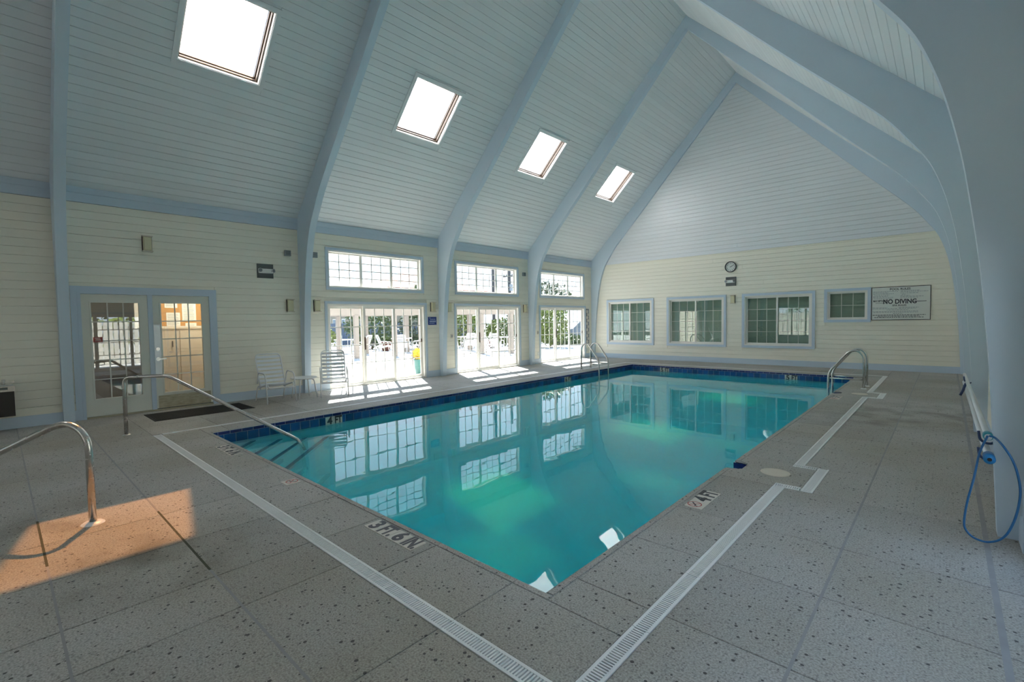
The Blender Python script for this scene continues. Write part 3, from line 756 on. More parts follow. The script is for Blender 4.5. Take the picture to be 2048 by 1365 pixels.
def slider(n, M, w, h, label, mat='white_frame', handle=True):
    t = thing('door_%d' % n, label, None, kind='structure', group='sliding glass doors')
    casing(t, M, w, h, TW, False); jamb(t, M, w, h, .045, -.15, .004)
    pw = (w-.09)/3+.02; sw = .062
    for i in range(3):
        zz = (-.095, -.05, -.095)[i]
        s = sash(t, M @ T((.045+i*(pw-.03), .045, zz)), pw, h-.09, 3, 4, sw, mat, name='door_panel', mw=.022)
        if i == 1 and handle: 
            hd = obj('handle', MB().box(.02, .045, .82, 1.12, .018, .045), 'bronze', s)
        if i == 2 and handle: obj('latch', MB().box(pw-.045, pw-.025, .93, 1.02, .018, .035), 'bronze', s)
    return t
def transom(n, M, w, h, label):
    t = thing('window_%d' % n, label, None, kind='structure', group='transom windows')
    casing(t, M, w, h, TW, True); jamb(t, M, w, h, .03, -.15, .002)
    pw = (w-.06)/3
    for i in range(3): sash(t, M @ T((.03+i*pw, .03, -.11)), pw, h-.06, 3, 4, .034, name='sash', mw=.020)
dn = 1; wn_ = 1
for k in range(3):
    h = SL[k]; slider(dn+1+k, LM(h[0], 0), h[1]-h[0], h[3], ('three-panel sliding glass door behind the right strap chair', 'middle three-panel sliding glass door, right of the blue sign', 'farthest three-panel sliding glass door, left of the far ladder')[k])
    h = TR[k]; transom(wn_+k, LM(h[0], h[2]), h[1]-h[0], h[3]-h[2], ('long grid transom window, widest and nearest of three', 'middle grid transom window over the sliding doors', 'farthest and smallest-looking grid transom window')[k])
for k, h in enumerate(RSL): slider(6+k, RM(h[1], 0), h[1]-h[0], h[3], ('sliding glass door on the right wall beside the camera', 'sliding glass door on the right wall behind the camera')[k])
for k, h in enumerate(RTR): transom(9+k, RM(h[1], h[2]), h[1]-h[0], h[3]-h[2], ('transom window on the right wall beside the camera', 'transom window on the right wall behind the camera')[k])
for k, h in enumerate(FSL): slider(8+k, FM(h[1], 0), h[1]-h[0], h[3], 'glazed door set in the wall behind the camera, number from the left %s' % ('one', 'two', 'three')[k], handle=False)

# back-wall slider windows with blinds behind
BLAB = ['grid slider window nearest the left corner of the end wall', 'grid slider window left of the clock', 'largest grid slider window right of the clock', 'small grid window beside the pool rules board']
for k, h in enumerate(BWIN):
    w, hh = h[1]-h[0], h[3]-h[2]; M = BM(h[0], h[2])
    t = thing('window_%d' % (4+k), BLAB[k], None, kind='structure', group='end wall windows')
    casing(t, M, w, hh, TW+.015, True, proud=.025); jamb(t, M, w, hh, .035, -.12, .012)
    if k < 3:
        pw = (w-.07)/2+.025
        for i in range(2): sash(t, M @ T((.035+i*(pw-.05), .035, (-.065, -.035)[i])), pw, hh-.07, 3, 4, .05, gmat='glass_dim', mw=.014)
    else: sash(t, M @ T((.035, .035, -.05)), w-.07, hh-.07, 3, 2, .03, gmat='glass_dim', mw=.012)
    # blind: slats just behind the glass
    mb = MB(); z = .02
    while z < hh-.03:
        mb.add([M @ Vector((.03, z, -.135)), M @ Vector((w-.03, z, -.135)), M @ Vector((w-.03, z+.046, -.158)), M @ Vector((.03, z+.046, -.158)), M @ Vector((.03, z+.003, -.134)), M @ Vector((w-.03, z+.003, -.134)), M @ Vector((w-.03, z+.049, -.157)), M @ Vector((.03, z+.049, -.157))], [(0, 3, 2, 1), (4, 5, 6, 7), (0, 1, 5, 4), (2, 3, 7, 6)])
        z += .043
    b_ = thing('window_blind', 'green-grey slatted blind hanging inside the ' + ('leftmost end window', 'window left of the clock', 'window right of the clock', 'small window by the rules board')[k], 'blind', tuple(M @ Vector((w/2, 0, -.15))), 'slatted blinds in the end wall windows')
    o = obj('slats', mb, 'blind', b_); o['kind'] = 'stuff'
    obj('head_rail', MB().hexa([M @ Vector(p) for p in [(.03, hh-.05, -.165), (w-.03, hh-.05, -.165), (w-.03, hh-.05, -.13), (.03, hh-.05, -.13), (.03, hh, -.165), (w-.03, hh, -.165), (w-.03, hh, -.13), (.03, hh, -.13)]]), 'blind', b_)
bkr = MB().box(XL-.2, XR+.2, YB+.6, YB+.7, -.05, 3.7).box(XL-.2, XR+.2, YB+.17, YB+.6, 2.6, 2.7).box(XL-.2, XR+.2, YB+.17, YB+.6, -.05, 0.0)
struct('wall_beyond', bkr, 'blind_dark', 'dark interior seen behind the end wall windows')

# ------------------------------------------------------------------ french double door
t = thing('door_1', 'pair of white french doors with gridded glass under a blue casing', None, (XL, 1.88, 0), kind='structure')
M = LM(DOOR[0], 0); w, h = DOOR[1]-DOOR[0], DOOR[3]
PI_ = PINV[t.name]
cs = casing(t, PI_.inverted() @ M if False else M, w, h, TW+.02, False); 
jamb(t, M, w, h, .045, -.13, .028, 'trim_blue', False)
obj('mullion', MB().box(w/2-.035, w/2+.035, 0, h-.045, -.12, .012), 'trim_blue', t).matrix_basis = M
obj('threshold', MB().box(.045, w-.045, 0, .03, -.13, .03), 'kick_brass', t).matrix_basis = M
lw = w/2-.035-.045
def leaf(x0, side):
    fr = .125; fb = .29; ft = .14; hh = h-.078
    gw, gh = lw-2*fr, hh-fb-ft
    mb = MB().box(0, lw, 0, fb, -.022, .022).box(0, lw, hh-ft, hh, -.022, .022).box(0, fr, fb, hh-ft, -.022, .022).box(lw-fr, lw, fb, hh-ft, -.022, .022)
    s = obj('door_leaf', mb, 'door_white', t); s.matrix_basis = M @ T((x0, .03, -.03))
    mb = MB(); e = .022
    mb.box(fr-e, fr, fb-e, hh-ft+e, .022, .034).box(fr+gw, fr+gw+e, fb-e, hh-ft+e, .022, .034).box(fr, fr+gw, fb-e, fb, .022, .034).box(fr, fr+gw, hh-ft, hh-ft+e, .022, .034)
    obj('glass_bead', mb, 'door_white', s)
    cw, rh = gw/3, gh/5
    for i in range(1, 3):
        o = bpy.data.objects.new('muntin', muntin_mesh(.018, gh, 'door_white')); COL.objects.link(o); o.parent = s; o.location = (fr+cw*i-.009, fb, 0.004)
    for j in range(1, 5):
        o = bpy.data.objects.new('muntin', muntin_mesh(gw, .018, 'door_white')); COL.objects.link(o); o.parent = s; o.location = (fr, fb+rh*j-.009, 0.004)
    for i in range(3):
        for j in range(5):
            o = bpy.data.objects.new('pane', pane_mesh(cw, rh, 'glass_door')); COL.objects.link(o); o.parent = s; o.location = (fr+cw*i, fb+rh*j, 0)
    if side == 'R':
        obj('push_plate', MB().box(.005, .105, .62, 1.52, .022, .026), 'alu_white', s)
        obj('deadbolt', MB().cyl((.05, 1.08), .03, .024, .042, 20), 'steel', s)
        obj('lever_handle', MB().cyl((.05, .90), .032, .024, .038, 20).box(.045, .17, .890, .912, .05, .064).cyl((.05, .90), .012, .036, .062, 12), 'steel', s)
        obj('kick_plate', MB().box(.03, lw-.03, .01, .235, .022, .026), 'kick_brass', s)
        obj('door_sweep', MB().box(0, lw, -.02, .008, .0, .03), 'black_rubber', s)
    return s
lf = leaf(.045, 'L'); leaf(w-.045-lw, 'R')
sg = obj('door_notice', MB().box(0, .12, 0, .085, 0, .003), 'red_paint'); sg.matrix_world = LM(1.10, 1.27) @ T((0, 0, -.018)); tag(sg, 'small red notice stuck on the left french door glass', 'sign')
for q in range(3):
    o = obj('print_line', MB().box(.02+.008*(q == 1), .10-.006*q, .018+q*.022, .028+q*.022, .003, .0036), 'sign_white', sg)

# ------------------------------------------------------------------ room behind the french doors
rm = MB().box(-13.6, -13.5, -2, 4.6, -.05, 2.7).box(-13.6, -10.6, -2.1, -2, -.05, 2.7).box(-13.6, -10.6, 4.5, 4.6, -.05, 2.7).box(-13.6, -10.6, -2.1, 4.6, 2.6, 2.7)
struct('wall_vestibule', rm, 'room_wall', 'dim vestibule walls seen through the french doors')
struct('floor_vestibule', MB().box(-13.6, -10.6, -2.1, 4.6, -.1, -.02), 'wood_floor', 'dark floor of the vestibule beyond the french doors')
t = thing('storage_cabinet', 'cream storage cabinet seen through the right french door', 'cabinet', (-11.75, 2.65, -.02))
obj('body', MB().box(-12.2, -11.5, 1.98, 3.6, -.02, 1.46), 'cabinet_cream', t)
obj('top', MB().box(-12.22, -11.47, 1.96, 3.62, 1.46, 1.49), 'cabinet_cream', t)
for a, c in ((2.0, 2.52), (2.54, 3.06), (3.08, 3.58)):
    d_ = obj('cabinet_door', MB().box(-11.5, -11.482, a, c, .04, 1.42), 'cabinet_cream', t)
    obj('door_pull', MB().box(-11.482, -11.465, a+.40, a+.415, 1.10, 1.22), 'bronze', d_)
t = thing('notice_board', 'cork notice board with papers above the vestibule cabinet', 'notice board', (-11.95, 2.7, 1.5))
obj('wall_panel', MB().box(-12.0, -11.97, 1.9, 3.7, 1.49, 2.55), 'paper', t)
obj('cork_panel', MB().box(-11.97, -11.96, 2.25, 3.05, 1.52, 2.05), 'cork', t)
for a, c, d_, e in ((2.42, 2.66, 1.52, 1.80), (2.40, 2.62, 1.90, 2.1), (2.70, 2.95, 1.62, 2.0), (2.16, 2.32, 1.60, 1.78), (2.75, 2.95, 1.50, 1.58)):
    p_ = obj('pinned_sheet', MB().box(-11.96, -11.955, a, c, d_, e), 'paper', t)
    mb = MB(); z = d_+.03
    while z < e-.03: mb.box(-11.955, -11.9545, a+.02, c-.02-random.random()*.04, z, z+.008); z += .024
    obj('print_line', mb, 'grey_box', p_)
vl = bpy.data.lights.new('vestibule_lamp', 'POINT'); vo = bpy.data.objects.new('vestibule_lamp', vl); COL.objects.link(vo)
vl.energy = 13; vl.color = (1.0, 0.88, 0.72); vl.shadow_soft_size = 0.12; vo.location = (-11.1, 2.9, 2.35)

# ------------------------------------------------------------------ fittings on the walls
def local_tag(o, *a, **k): return tag(o, *a, **k)
def sconce(M, label):
    t = thing('wall_sconce', label, 'wall light', group='bulkhead wall lights'); t.matrix_world = M; PINV.pop(t.name, None)
    obj('back_box', MB().bbox(-.072, .072, -.135, .135, 0, .022, .006), 'bronze', t)
    obj('lens', MB().bbox(-.058, .058, -.12, .12, .022, .080, .012), 'lens_cream', t)
    obj('cap', MB().box(-.074, .074, .122, .140, 0, .088), 'lid_cream', t); obj('cap', MB().box(-.074, .074, -.140, -.122, 0, .088), 'lid_cream', t)
for y, z, lab in ((1.88, 2.975, 'cream wall light alone high above the french doors'), (4.315, 1.915, 'cream wall light left of the arch behind the left strap chair'), (4.905, 1.92, 'cream wall light between that arch and the first sliding door'), (8.16, 1.92, 'cream wall light above the small blue sign'), (8.74, 1.92, 'cream wall light half hidden behind the arch by the middle sliding door'), (12.03, 1.905, 'cream wall light between the middle sliding door and the next arch')):
    sconce(LM(y, z), lab)
sconce(BM(-5.10, 2.075), 'cream wall light on the end wall under the emergency light')
def emergency(M, label):
    t = thing('emergency_light', label, 'emergency light', group='emergency lights'); t.matrix_world = M; PINV.pop(t.name, None)
    obj('back_plate', MB().bbox(-.16, .16, -.145, .145, 0, .012, .003), 'grey_plate', t)
    obj('housing', MB().bbox(-.135, .135, -.045, .045, .012, .075, .012), 'pvc_white', t)
    for s in (-1, 1):
        rot = Matrix.Rotation(s*.5, 4, 'Y')
        h_ = obj('lamp_head', MB().lathe([(0.0, 0), (.022, 0), (.040, .045), (.042, .058)], 16), 'pvc_white', t, True); h_.matrix_basis = T((s*.105, 0.005, .07)) @ rot
        obj('lamp_lens', MB().cyl((0, 0), .036, .054, .057, 16), 'grey_box', h_)
emergency(LM(3.84, 2.625), 'grey-plated emergency light on the wall left of the second arch')
emergency(BM(-5.165, 2.655), 'grey-plated emergency light under the clock')
for y, z, lab in ((4.30, 3.035, 'small grey speaker box high on the wall left of the second arch'), (4.885, 3.05, 'small grey speaker box peeping out right of the second arch'), (12.0, 3.045, 'small grey speaker box high beside the middle transom window')):
    o = obj('speaker_box', MB().bbox(-.062, .062, -.06, .06, 0, .06, .008), 'grey_box'); o.matrix_world = LM(y, z); tag(o, lab, 'speaker', 'grey wall speaker boxes')
    for q in range(4): obj('grille_bar', MB().box(-.045, .045, -.04+q*.024, -.03+q*.024, .06, .063), 'grey_plate', o)
for (y, z, nm, lab) in ((8.835, 1.095, 'switch_plate', 'beige switch plate left of the middle sliding door'), (12.71, 1.08, 'switch_plate', 'beige switch plate left of the farthest sliding door'), (12.72, .345, 'socket_plate', 'pale socket plate low down left of the farthest sliding door'), (15.76, .30, 'socket_plate', 'socket plate under the shell strip beside the far ladder')):
    o = obj(nm, MB().bbox(-.04, .04, -.06, .06, 0, .008, .003), 'lid_cream' if 'switch' in nm else 'sign_white'); o.matrix_world = LM(y, z); tag(o, lab, 'switch' if 'switch' in nm else 'socket')
    obj('rocker', MB().box(-.015, .015, -.03, .03, .008, .013), 'grey_box' if 'switch' in nm else 'pvc_white', o)
# small blue sign
t = obj('wall_sign', MB().bbox(0, .29, 0, .22, 0, .008, .002), 'sign_blue'); t.matrix_world = LM(8.0, 1.43); tag(t, 'small blue sign with pale lettering beside the first sliding door', 'sign')
for q, (a, c, hgt) in enumerate(((.03, .10, .014), (.07, .25, .02), (.05, .26, .045), (.04, .24, .018))):
    z = (.185, .145, .075, .035)[q]; x = a
    while x < c-.02:
        wv = random.uniform(.018, .032); obj('print_mark', MB().box(x, min(x+wv, c), z, z+hgt, .008, .009), 'sign_blue_print', t); x += wv+.010
# shell strip beside the last door
t = thing('shell_hanging', 'vertical strip of pale shells on a brown band beside the last sliding door', 'wall decoration', (XL, 15.78, .55))
obj('band', MB().box(XL, XL+.02, 15.68, 15.88, .55, 1.92), 'grey_box', t)
for q in range(11):
    o = obj('shell', MB().lathe([(0, .028), (.03, .024), (.055, .010), (.062, 0)], 12), 'marker_white', t, True); o.matrix_basis = T((XL+.02, 15.78+(.03 if q % 2 else -.03), .63+q*.118)) @ Matrix.Rotation(math.pi/2, 4, 'Y')
# drinking fountain
t = thing('drinking_fountain', 'stainless-topped brown wall drinking fountain at the left edge', 'drinking fountain', (XL, 0.0, .23))
obj('cabinet', MB().box(XL, XL+.30, -.30, .155, .23, .60), 'fountain_brown', t)
obj('basin_top', MB().bbox(XL, XL+.34, -.33, .165, .60, .70, .02).box(XL, XL+.03, -.33, .165, .70, .735), 'steel', t)
obj('bubbler', MB().cyl((XL+.12, .05), .012, .70, .745, 12).cyl((XL+.12, .05), .022, .735, .765, 12), 'steel', t)
obj('push_bar', MB().box(XL+.34, XL+.352, -.26, .09, .63, .665), 'grey_plate', t)

# clock
t = thing('wall_clock', 'round black-rimmed wall clock reading ten past two', 'clock'); t.matrix_world = BM(-5.17, 3.125); PINV.pop(t.name, None)
obj('rim', MB().ring((0, 0), .150, .175, 0, .05, 48), 'black_paint', t)
obj('dial', MB().cyl((0, 0), .152, 0, .03, 48), 'sign_white', t)
for q in range(1, 13):
    a = math.pi/2-q*math.pi/6
    text('numeral', str(q), .05, T((.116*math.cos(a), .116*math.sin(a), .0312)), 'marker_black', t, bold=.02)
for nm, a, l_, wd in (('hour_hand', math.pi/2-65*math.pi/180, .07, .014), ('minute_hand', math.pi/2-60*math.pi/180, .11, .009)):
    o = obj(nm, MB().box(-.02, l_, -wd/2, wd/2, .032, .035), 'black_paint', t); o.matrix_basis = Matrix.Rotation(a, 4, 'Z')
obj('hub', MB().cyl((0, 0), .010, .032, .038, 12), 'black_paint', t)

# pool rules board
bw, bh = 1.215, .885
t = thing('rules_board', 'large white board of pool rules reading NO DIVING', 'sign'); t.matrix_world = BM(-1.515, 1.355); PINV.pop(t.name, None)
obj('board_face', MB().box(0, bw, 0, bh, 0, .02), 'sign_white', t)
obj('border', MB().box(0, bw, 0, .014, .02, .024).box(0, bw, bh-.014, bh, .02, .024).box(0, .014, .014, bh-.014, .02, .024).box(bw-.014, bw, .014, bh-.014, .02, .024), 'black_paint', t)
text('lettering', 'POOL RULES', .075, T((.60, .815, .0205)), 'marker_black', t, bold=.022)
text('lettering', 'NO DIVING', .165, T((.595, .485, .0205)), 'marker_black', t, bold=.03, sx=.80)
text('lettering', 'SPA RULES', .062, T((.59, .385, .0205)), 'marker_black', t, bold=.018)
text('lettering', 'MAX DEPTH 6 FT', .072, T((.185, .51, .0205)), 'marker_black', t, bold=.03, sx=.52)
obj('rule_line', MB().box(.86, 1.13, .478, .492, .02, .0212), 'marker_black', t)
obj('rule_line', MB().box(.09, .33, .452, .460, .02, .0212), 'marker_black', t)
lines = [(.035, .56, .755), (.035, .36, .725), (.035, .47, .695), (.06, .38, .66), (.035, .36, .63), (.035, .46, .60), (.06, .44, .57),
         (.61, 1.0, .765), (.61, 1.16, .735), (.61, .98, .70), (.64, .72, .668), (.61, .80, .64), (.61, 1.08, .61), (.61, .96, .58),
         (.03, .34, .325), (.03, .55, .297), (.58, .98, .325), (.58, .93, .297), (.33, .78, .265), (.03, .98, .225), (.05, .97, .198), (.46, .66, .168)]
bold = [(.03, 1.12, .125), (.14, 1.0, .095), (.07, 1.08, .062)]
for a, c, z in lines+bold:      # print too small to read: word-length marks
    mb = MB(); x = a; hh = .011 if (a, c, z) in lines else .018
    while x < c:
        wv = min(random.uniform(.018, .06), c-x); mb.box(x, x+wv, z, z+hh, .02, .0206); x += wv+.012
    o = obj('print_line', mb, 'grey_box' if (a, c, z) in lines else 'grey_plate', t)

# ------------------------------------------------------------------ deck depth markers
def no_dive(parent, M, s):
    o = obj('warning_ring', MB().ring((0, 0), .40*s, .47*s, 0, .0008, 32), 'red_paint', parent); o.matrix_basis = M
    o = obj('warning_slash', MB().box(-.42*s, .42*s, -.03*s, .03*s, 0, .0010), 'red_paint', parent); o.matrix_basis = M @ Matrix.Rotation(-.78, 4, 'Z')
    o = obj('diver_figure', MB().prism([(-.30*s, -.10*s), (-.12*s, -.02*s), (.10*s, .16*s), (.26*s, .28*s), (.30*s, .22*s), (.16*s, .08*s), (.02*s, -.06*s), (-.08*s, -.14*s), (-.26*s, -.18*s)], 0, .0009).cyl((-.26*s, -.24*s), .05*s, 0, .0009, 12), 'marker_black', parent); o.matrix_basis = M
def marker(cells, M, label, w=.147, hgt=.138):
    """row of small tiles, each with its own lettering; M: x along reading direction, y up"""
    t = thing('depth_marker', label, 'depth marker', group='pool depth markers'); t.matrix_world = M; PINV.pop(t.name, None)
    for i, c in enumerate(cells):
        tl_ = obj('tile', MB().bbox(i*w+.001, (i+1)*w-.001, 0, hgt, -.002, .0045, .0015), 'marker_white', t)
        Mc = T(((i+.5)*w, hgt*.5, .0046))
        if c == '#': no_dive(tl_, Mc @ T((0, .012, 0)), hgt*.86)
        elif c: text('lettering', c, .178, Mc, 'marker_black', tl_, bold=.04, sx=(.62 if len(c) > 2 else .68 if len(c) > 1 else .95))
    return t
G = lambda x, y: frame_m((x, y, 0), (1, 0, 0), (0, 1, 0))
marker(['3', 'FT.', '6', 'IN.'], G(-3.19, 1.80), 'nearest deck marker tiles reading 3 FT. 6 IN.')
marker(['3', 'FT.', '6', 'IN.'], G(-6.70, 1.79), 'deck marker tiles reading 3 FT. 6 IN. by the pool steps')
marker(['#'], G(-4.70, 1.79), 'small no diving tile on the near deck edge')
RT = lambda x, y: frame_m((x, y, 0), (0, 1, 0), (-1, 0, 0))
marker(['#', '4', 'FT'], RT(-1.40, 3.70), 'deck marker tiles reading 4 FT with no diving sign')
marker(['#', '5', 'FT'], RT(-1.40, 10.15), 'faint deck marker tiles by the far skimmer lid')
def wall_marker(cells, M, label): return marker(cells, M, label, w=.15, hgt=.15)
WLm = lambda y: frame_m((PX0+.006, y, -.201), (0, 1, 0), (0, 0, 1))
WBm = lambda x: frame_m((x, PY1-.006, -.201), (1, 0, 0), (0, 0, 1))
wall_marker(['4', 'FT'], WLm(3.66), 'white 4 FT tiles at the waterline near the steps')
wall_marker(['6', 'FT'], WLm(10.38), 'white 6 FT tiles at the waterline before the far ladder')
wall_marker(['5', 'FT'], WBm(-6.65), 'white 5 FT tiles at the far waterline, left one')
wall_marker(['5', 'FT'], WBm(-3.15), 'white 5 FT tiles at the far waterline, right one')

# ------------------------------------------------------------------ rails and ladders
def escutcheon(parent, x, y, mat='pvc_white', r=.055):
    return obj('escutcheon', MB().lathe([(0, .018), (.024, .018), (r*.8, .012), (r, 0)], 24, (x, y, 0)), mat, parent, True)
D = Vector((.7071, .7071, 0))
t = thing('step_handrail', 'stainless handrail sloping from the deck down to the pool steps', 'handrail', (-8.49, 1.19, 0))
b0 = Vector((-8.49, 1.19, 0)); Z = Vector((0, 0, 1))
obj('rail', MB().tube([b0, b0+Z*.815, b0+D*.60+Z*.825, b0+D*2.40-Z*.155, b0+D*2.46-Z*.62], .024, 14, .10), 'steel', t, True)
obj('escutcheon', MB().lathe([(.024, .012), (.04, .008), (.05, 0)], 20, (b0.x, b0.y, 0)), 'steel', t, True)
t = thing('spa_handrail', 'bent stainless spa handrail in the left foreground on a white flange', 'handrail', (-4.86, .45, 0))
b0 = Vector((-4.86, .45, 0)); D2 = Vector((-.7071, -.7071, 0))
pth = [b0, b0+Z*.60, b0+D2*.02+Z*.68, b0+D2*.07+Z*.745, b0+D2*.15+Z*.783, b0+D2*.25+Z*.765, b0+D2*.66+Z*.575, b0+D2*1.6+Z*.12, b0+D2*1.72-Z*.0]
obj('rail', MB().tube(round_path([Vector(p) for p in pth], .06), .024, 16), 'steel', t, True)
escutcheon(t, b0.x, b0.y, r=.075)
def ladder(name, label, x_deck, sgn, ys, loc, esc):
    t = thing('pool_ladder', label, 'ladder', loc, 'pool ladders')
    for y in ys:
        P_ = [(0, 0), (0, .66), (.10, .79), (.26, .76), (.58, .34), (.61, .22), (.61, -.75), (.50, -.92)]
        pts = [Vector((x_deck+sgn*a, y, b_)) for a, b_ in P_]
        obj('side_rail', MB().tube(round_path(pts, .10), .0225, 12), 'steel', t, True)
        escutcheon(t, x_deck, y, esc)
        obj('cross_bar', MB().tube([(x_deck, y, .185), (x_deck+sgn*.61, y, .185)], .016, 10), 'steel', t, True)
    for z in (-.35, -.62):
        obj('tread', MB().box(min(x_deck+sgn*.56, x_deck+sgn*.66), max(x_deck+sgn*.56, x_deck+sgn*.66), ys[0], ys[1], z-.012, z+.012), 'pvc_white', t)
ladder('l', 'stainless pool ladder at the far left by the sliding doors', -8.06, 1, (11.85, 12.36), (-8.06, 12.1, 0), 'steel')
ladder('r', 'stainless pool ladder on the right edge with white flanges', -1.22, -1, (11.90, 12.39), (-1.22, 12.15, 0), 'pvc_white')

# ------------------------------------------------------------------ door mat
t = thing('door_mat', 'black ribbed rubber mat in front of the french doors', 'mat', (-9.75, 2.4, 0))
obj('base', MB().bbox(-10.12, -9.28, 1.66, 3.15, .0005, .008, .004), 'black_rubber', t)
mb = MB(); y = 1.70
while y < 3.10: mb.box(-10.07, -9.33, y, y+.018, .008, .013); y += .034
tag(obj('ribs', mb, 'black_rubber', t), kind='stuff')

# ------------------------------------------------------------------ strap chairs and side table
def strap_bar(p0, p1, wdir, w, thick=.004, bow=.01):
    p0, p1, wd = Vector(p0), Vector(p1), Vector(wdir).normalized(); d = p1-p0
    nrm = d.normalized().cross(wd); mb = MB(); vs = []; n = 4
    for i in range(n+1):
        tq = i/n; c = p0+d*tq-nrm*bow*4*tq*(1-tq)*1.0
        vs += [c-wd*w/2-nrm*thick/2, c+wd*w/2-nrm*thick/2, c+wd*w/2+nrm*thick/2, c-wd*w/2+nrm*thick/2]
    fs = [(0, 1, 2, 3), (n*4+3, n*4+2, n*4+1, n*4)]
    for i in range(n):
        for j in range(4): fs.append((i*4+j, (i+1)*4+j, (i+1)*4+(j+1) % 4, i*4+(j+1) % 4))
    return mb.add(vs, fs)
def make_chair(label, group):
    t = thing('strap_chair', label, 'chair', group=group); PINV.pop(t.name, None)
    hw = .265; r = .0125
    for s in (-1, 1):
        y = s*hw
        obj('arm_frame', MB().tube([(.35, y, .0), (.27, y, .57), (-.10, y, .585), (-.19, y, .36)], r, 10, .09), 'chair_white', t, True)
        obj('rear_leg', MB().tube([(-.02, y*.98, .33), (-.20, y*.98, .30), (-.33, y*.98, .0)], r, 10, .08), 'chair_white', t, True)
    sw = .235
    obj('seat_frame', MB().tube([(-.20, -sw, .27), (.29, -sw, .375), (.335, -sw, .30), (.335, sw, .30), (.29, sw, .375), (-.20, sw, .27)], r, 10, .05), 'chair_white', t, True)
    obj('back_frame', MB().tube([(-.10, -sw, .25), (-.37, -sw, .92), (-.37, sw, .92), (-.10, sw, .25)], r, 10, .09), 'chair_white', t, True)
    obj('front_stretcher', MB().tube([(.305, -hw, .285), (.305, hw, .285)], .010, 8), 'chair_white', t, True)
    obj('rear_stretcher', MB().tube([(-.315, -hw, .05), (-.315, hw, .05)], .010, 8), 'chair_white', t, True)
    for i in range(8):
        f = .12+.80*i/7; a = Vector((-.10, 0, .25)).lerp(Vector((-.37, 0, .92)), f)
        obj('strap', strap_bar((a.x, -sw, a.z), (a.x, sw, a.z), (-.27, 0, .67), .050), 'strap_white', t)
    for i in range(6):
        f = .22+.78*i/5.2; a = Vector((-.20, 0, .27)).lerp(Vector((.29, 0, .375)), min(f, 1.0))
        obj('strap', strap_bar((a.x, -sw, a.z+.004), (a.x, sw, a.z+.004), (.49, 0, .105), .052, bow=-.012), 'strap_white', t)
    return t
chair0 = make_chair('white strap chair against the board wall, left of the side table', 'strap chairs by the wall')
chair0.location = (-9.77, 3.70, 0); chair0.rotation_euler.z = math.radians(-2)
c2_ = copy_tree(chair0); c2_.location = (-9.63, 4.85, 0); c2_.rotation_euler.z = math.radians(-25); c2_['label'] = 'white strap chair in front of the sliding door, right of the side table'
t = thing('side_table', 'small round white side table between the two strap chairs', 'table', (-9.74, 4.26, 0))
obj('table_top', MB().lathe([(0, .425), (.24, .425), (.252, .418), (.252, .402), (.24, .396), (0, .396)], 32, (-9.74, 4.26, 0)), 'chair_white', t, True)
for q in range(4):
    a = math.pi/4+q*math.pi/2; cx, cy_ = math.cos(a), math.sin(a)
    obj('leg', MB().tube([(-9.74+.08*cx, 4.26+.08*cy_, .385), (-9.74+.20*cx, 4.26+.20*cy_, .385), (-9.74+.26*cx, 4.26+.26*cy_, 0)], .0125, 10, .07), 'chair_white', t, True)

# ------------------------------------------------------------------ cleaning poles on hooks, blue loop
for (x, z, dy, lab) in ((.222, .675, 0, 'upper white telescopic cleaning pole on the right hooks'), (.222, .562, .05, 'lower white cleaning pole with blue end on the right hooks')):
    t = thing('cleaning_pole', lab, 'pole', (x, 4.45, z), 'pool cleaning poles')
    y0 = 4.50 if z > .6 else 4.42
    obj('pole_tube', MB().tube([(x, y0, z), (x-.015, 9.6, z-.06)], .019 if z > .6 else .021, 14), 'alu_white', t, True)
    if z < .6:
        obj('end_grip', MB().tube([(x, y0-.09, z), (x, y0+.03, z)], .030, 16), 'plug_blue', t, True)
        obj('grip_bore', MB().cyl((0, 0), .012, 0, .002, 12, fn=lambda a, b_, c: (x+a, y0-.0905-c, z+b_)), 'black_rubber', t)
    else:
        obj('locking_collar', MB().tube([(x, 4.52, z), (x, 4.60, z)], .026, 14), 'clamp_teal', t, True)
for y, lab, grp in ((4.60, 'navy pole hook on the nearest right arch, upper', 1), (4.601, 'navy pole hook on the nearest right arch, lower', 1), (8.44, 'navy pole hook on the farther right arch, upper', 2), (8.441, 'navy pole hook on the farther right arch, lower', 2)):
    z = .66 if 'upper' in lab else .545
    t = thing('pole_hook', lab, 'hook', (.27, y, z), 'navy pole hooks')
    obj('hook_plate', MB().bbox(-.03, .03, -.05, .05, 0, .012, .004, lambda a, b_, c: (.272-c, y+a, z+b_)), 'hook_navy', t)
    obj('hook_arm', MB().tube([(.268, y, z-.01), (.250, y, z-.045), (.215, y, z-.048), (.185, y, z-.025), (.178, y, z+.035)], .008, 10, .02), 'hook_navy', t, True)
t = thing('leaf_rake_hook', 'dark blue curved scoop hanging from the far pole hooks', 'hook', (.2, 8.3, .4))
obj('curved_blade', MB().tube([(.20, 8.36, .62), (.185, 8.35, .58), (.17, 8.34, .52), (.145, 8.33, .46)], .014, 10, .03), 'hook_navy', t, True)
loop = []
LP = [(.215, .70), (.179, .582), (.15, .433), (.121, .263), (.109, .132), (.118, .079), (.151, .039), (.196, .025), (.233, .03), (.276, .058), (.311, .113), (.341, .214), (.357, .322), (.359, .409), (.344, .509), (.319, .591), (.282, .662), (.251, .690), (.223, .70)]
LPv = [Vector((x, (4.30 if 1 < i < 17 else 4.42), z)) for i, (x, z) in enumerate(LP)]
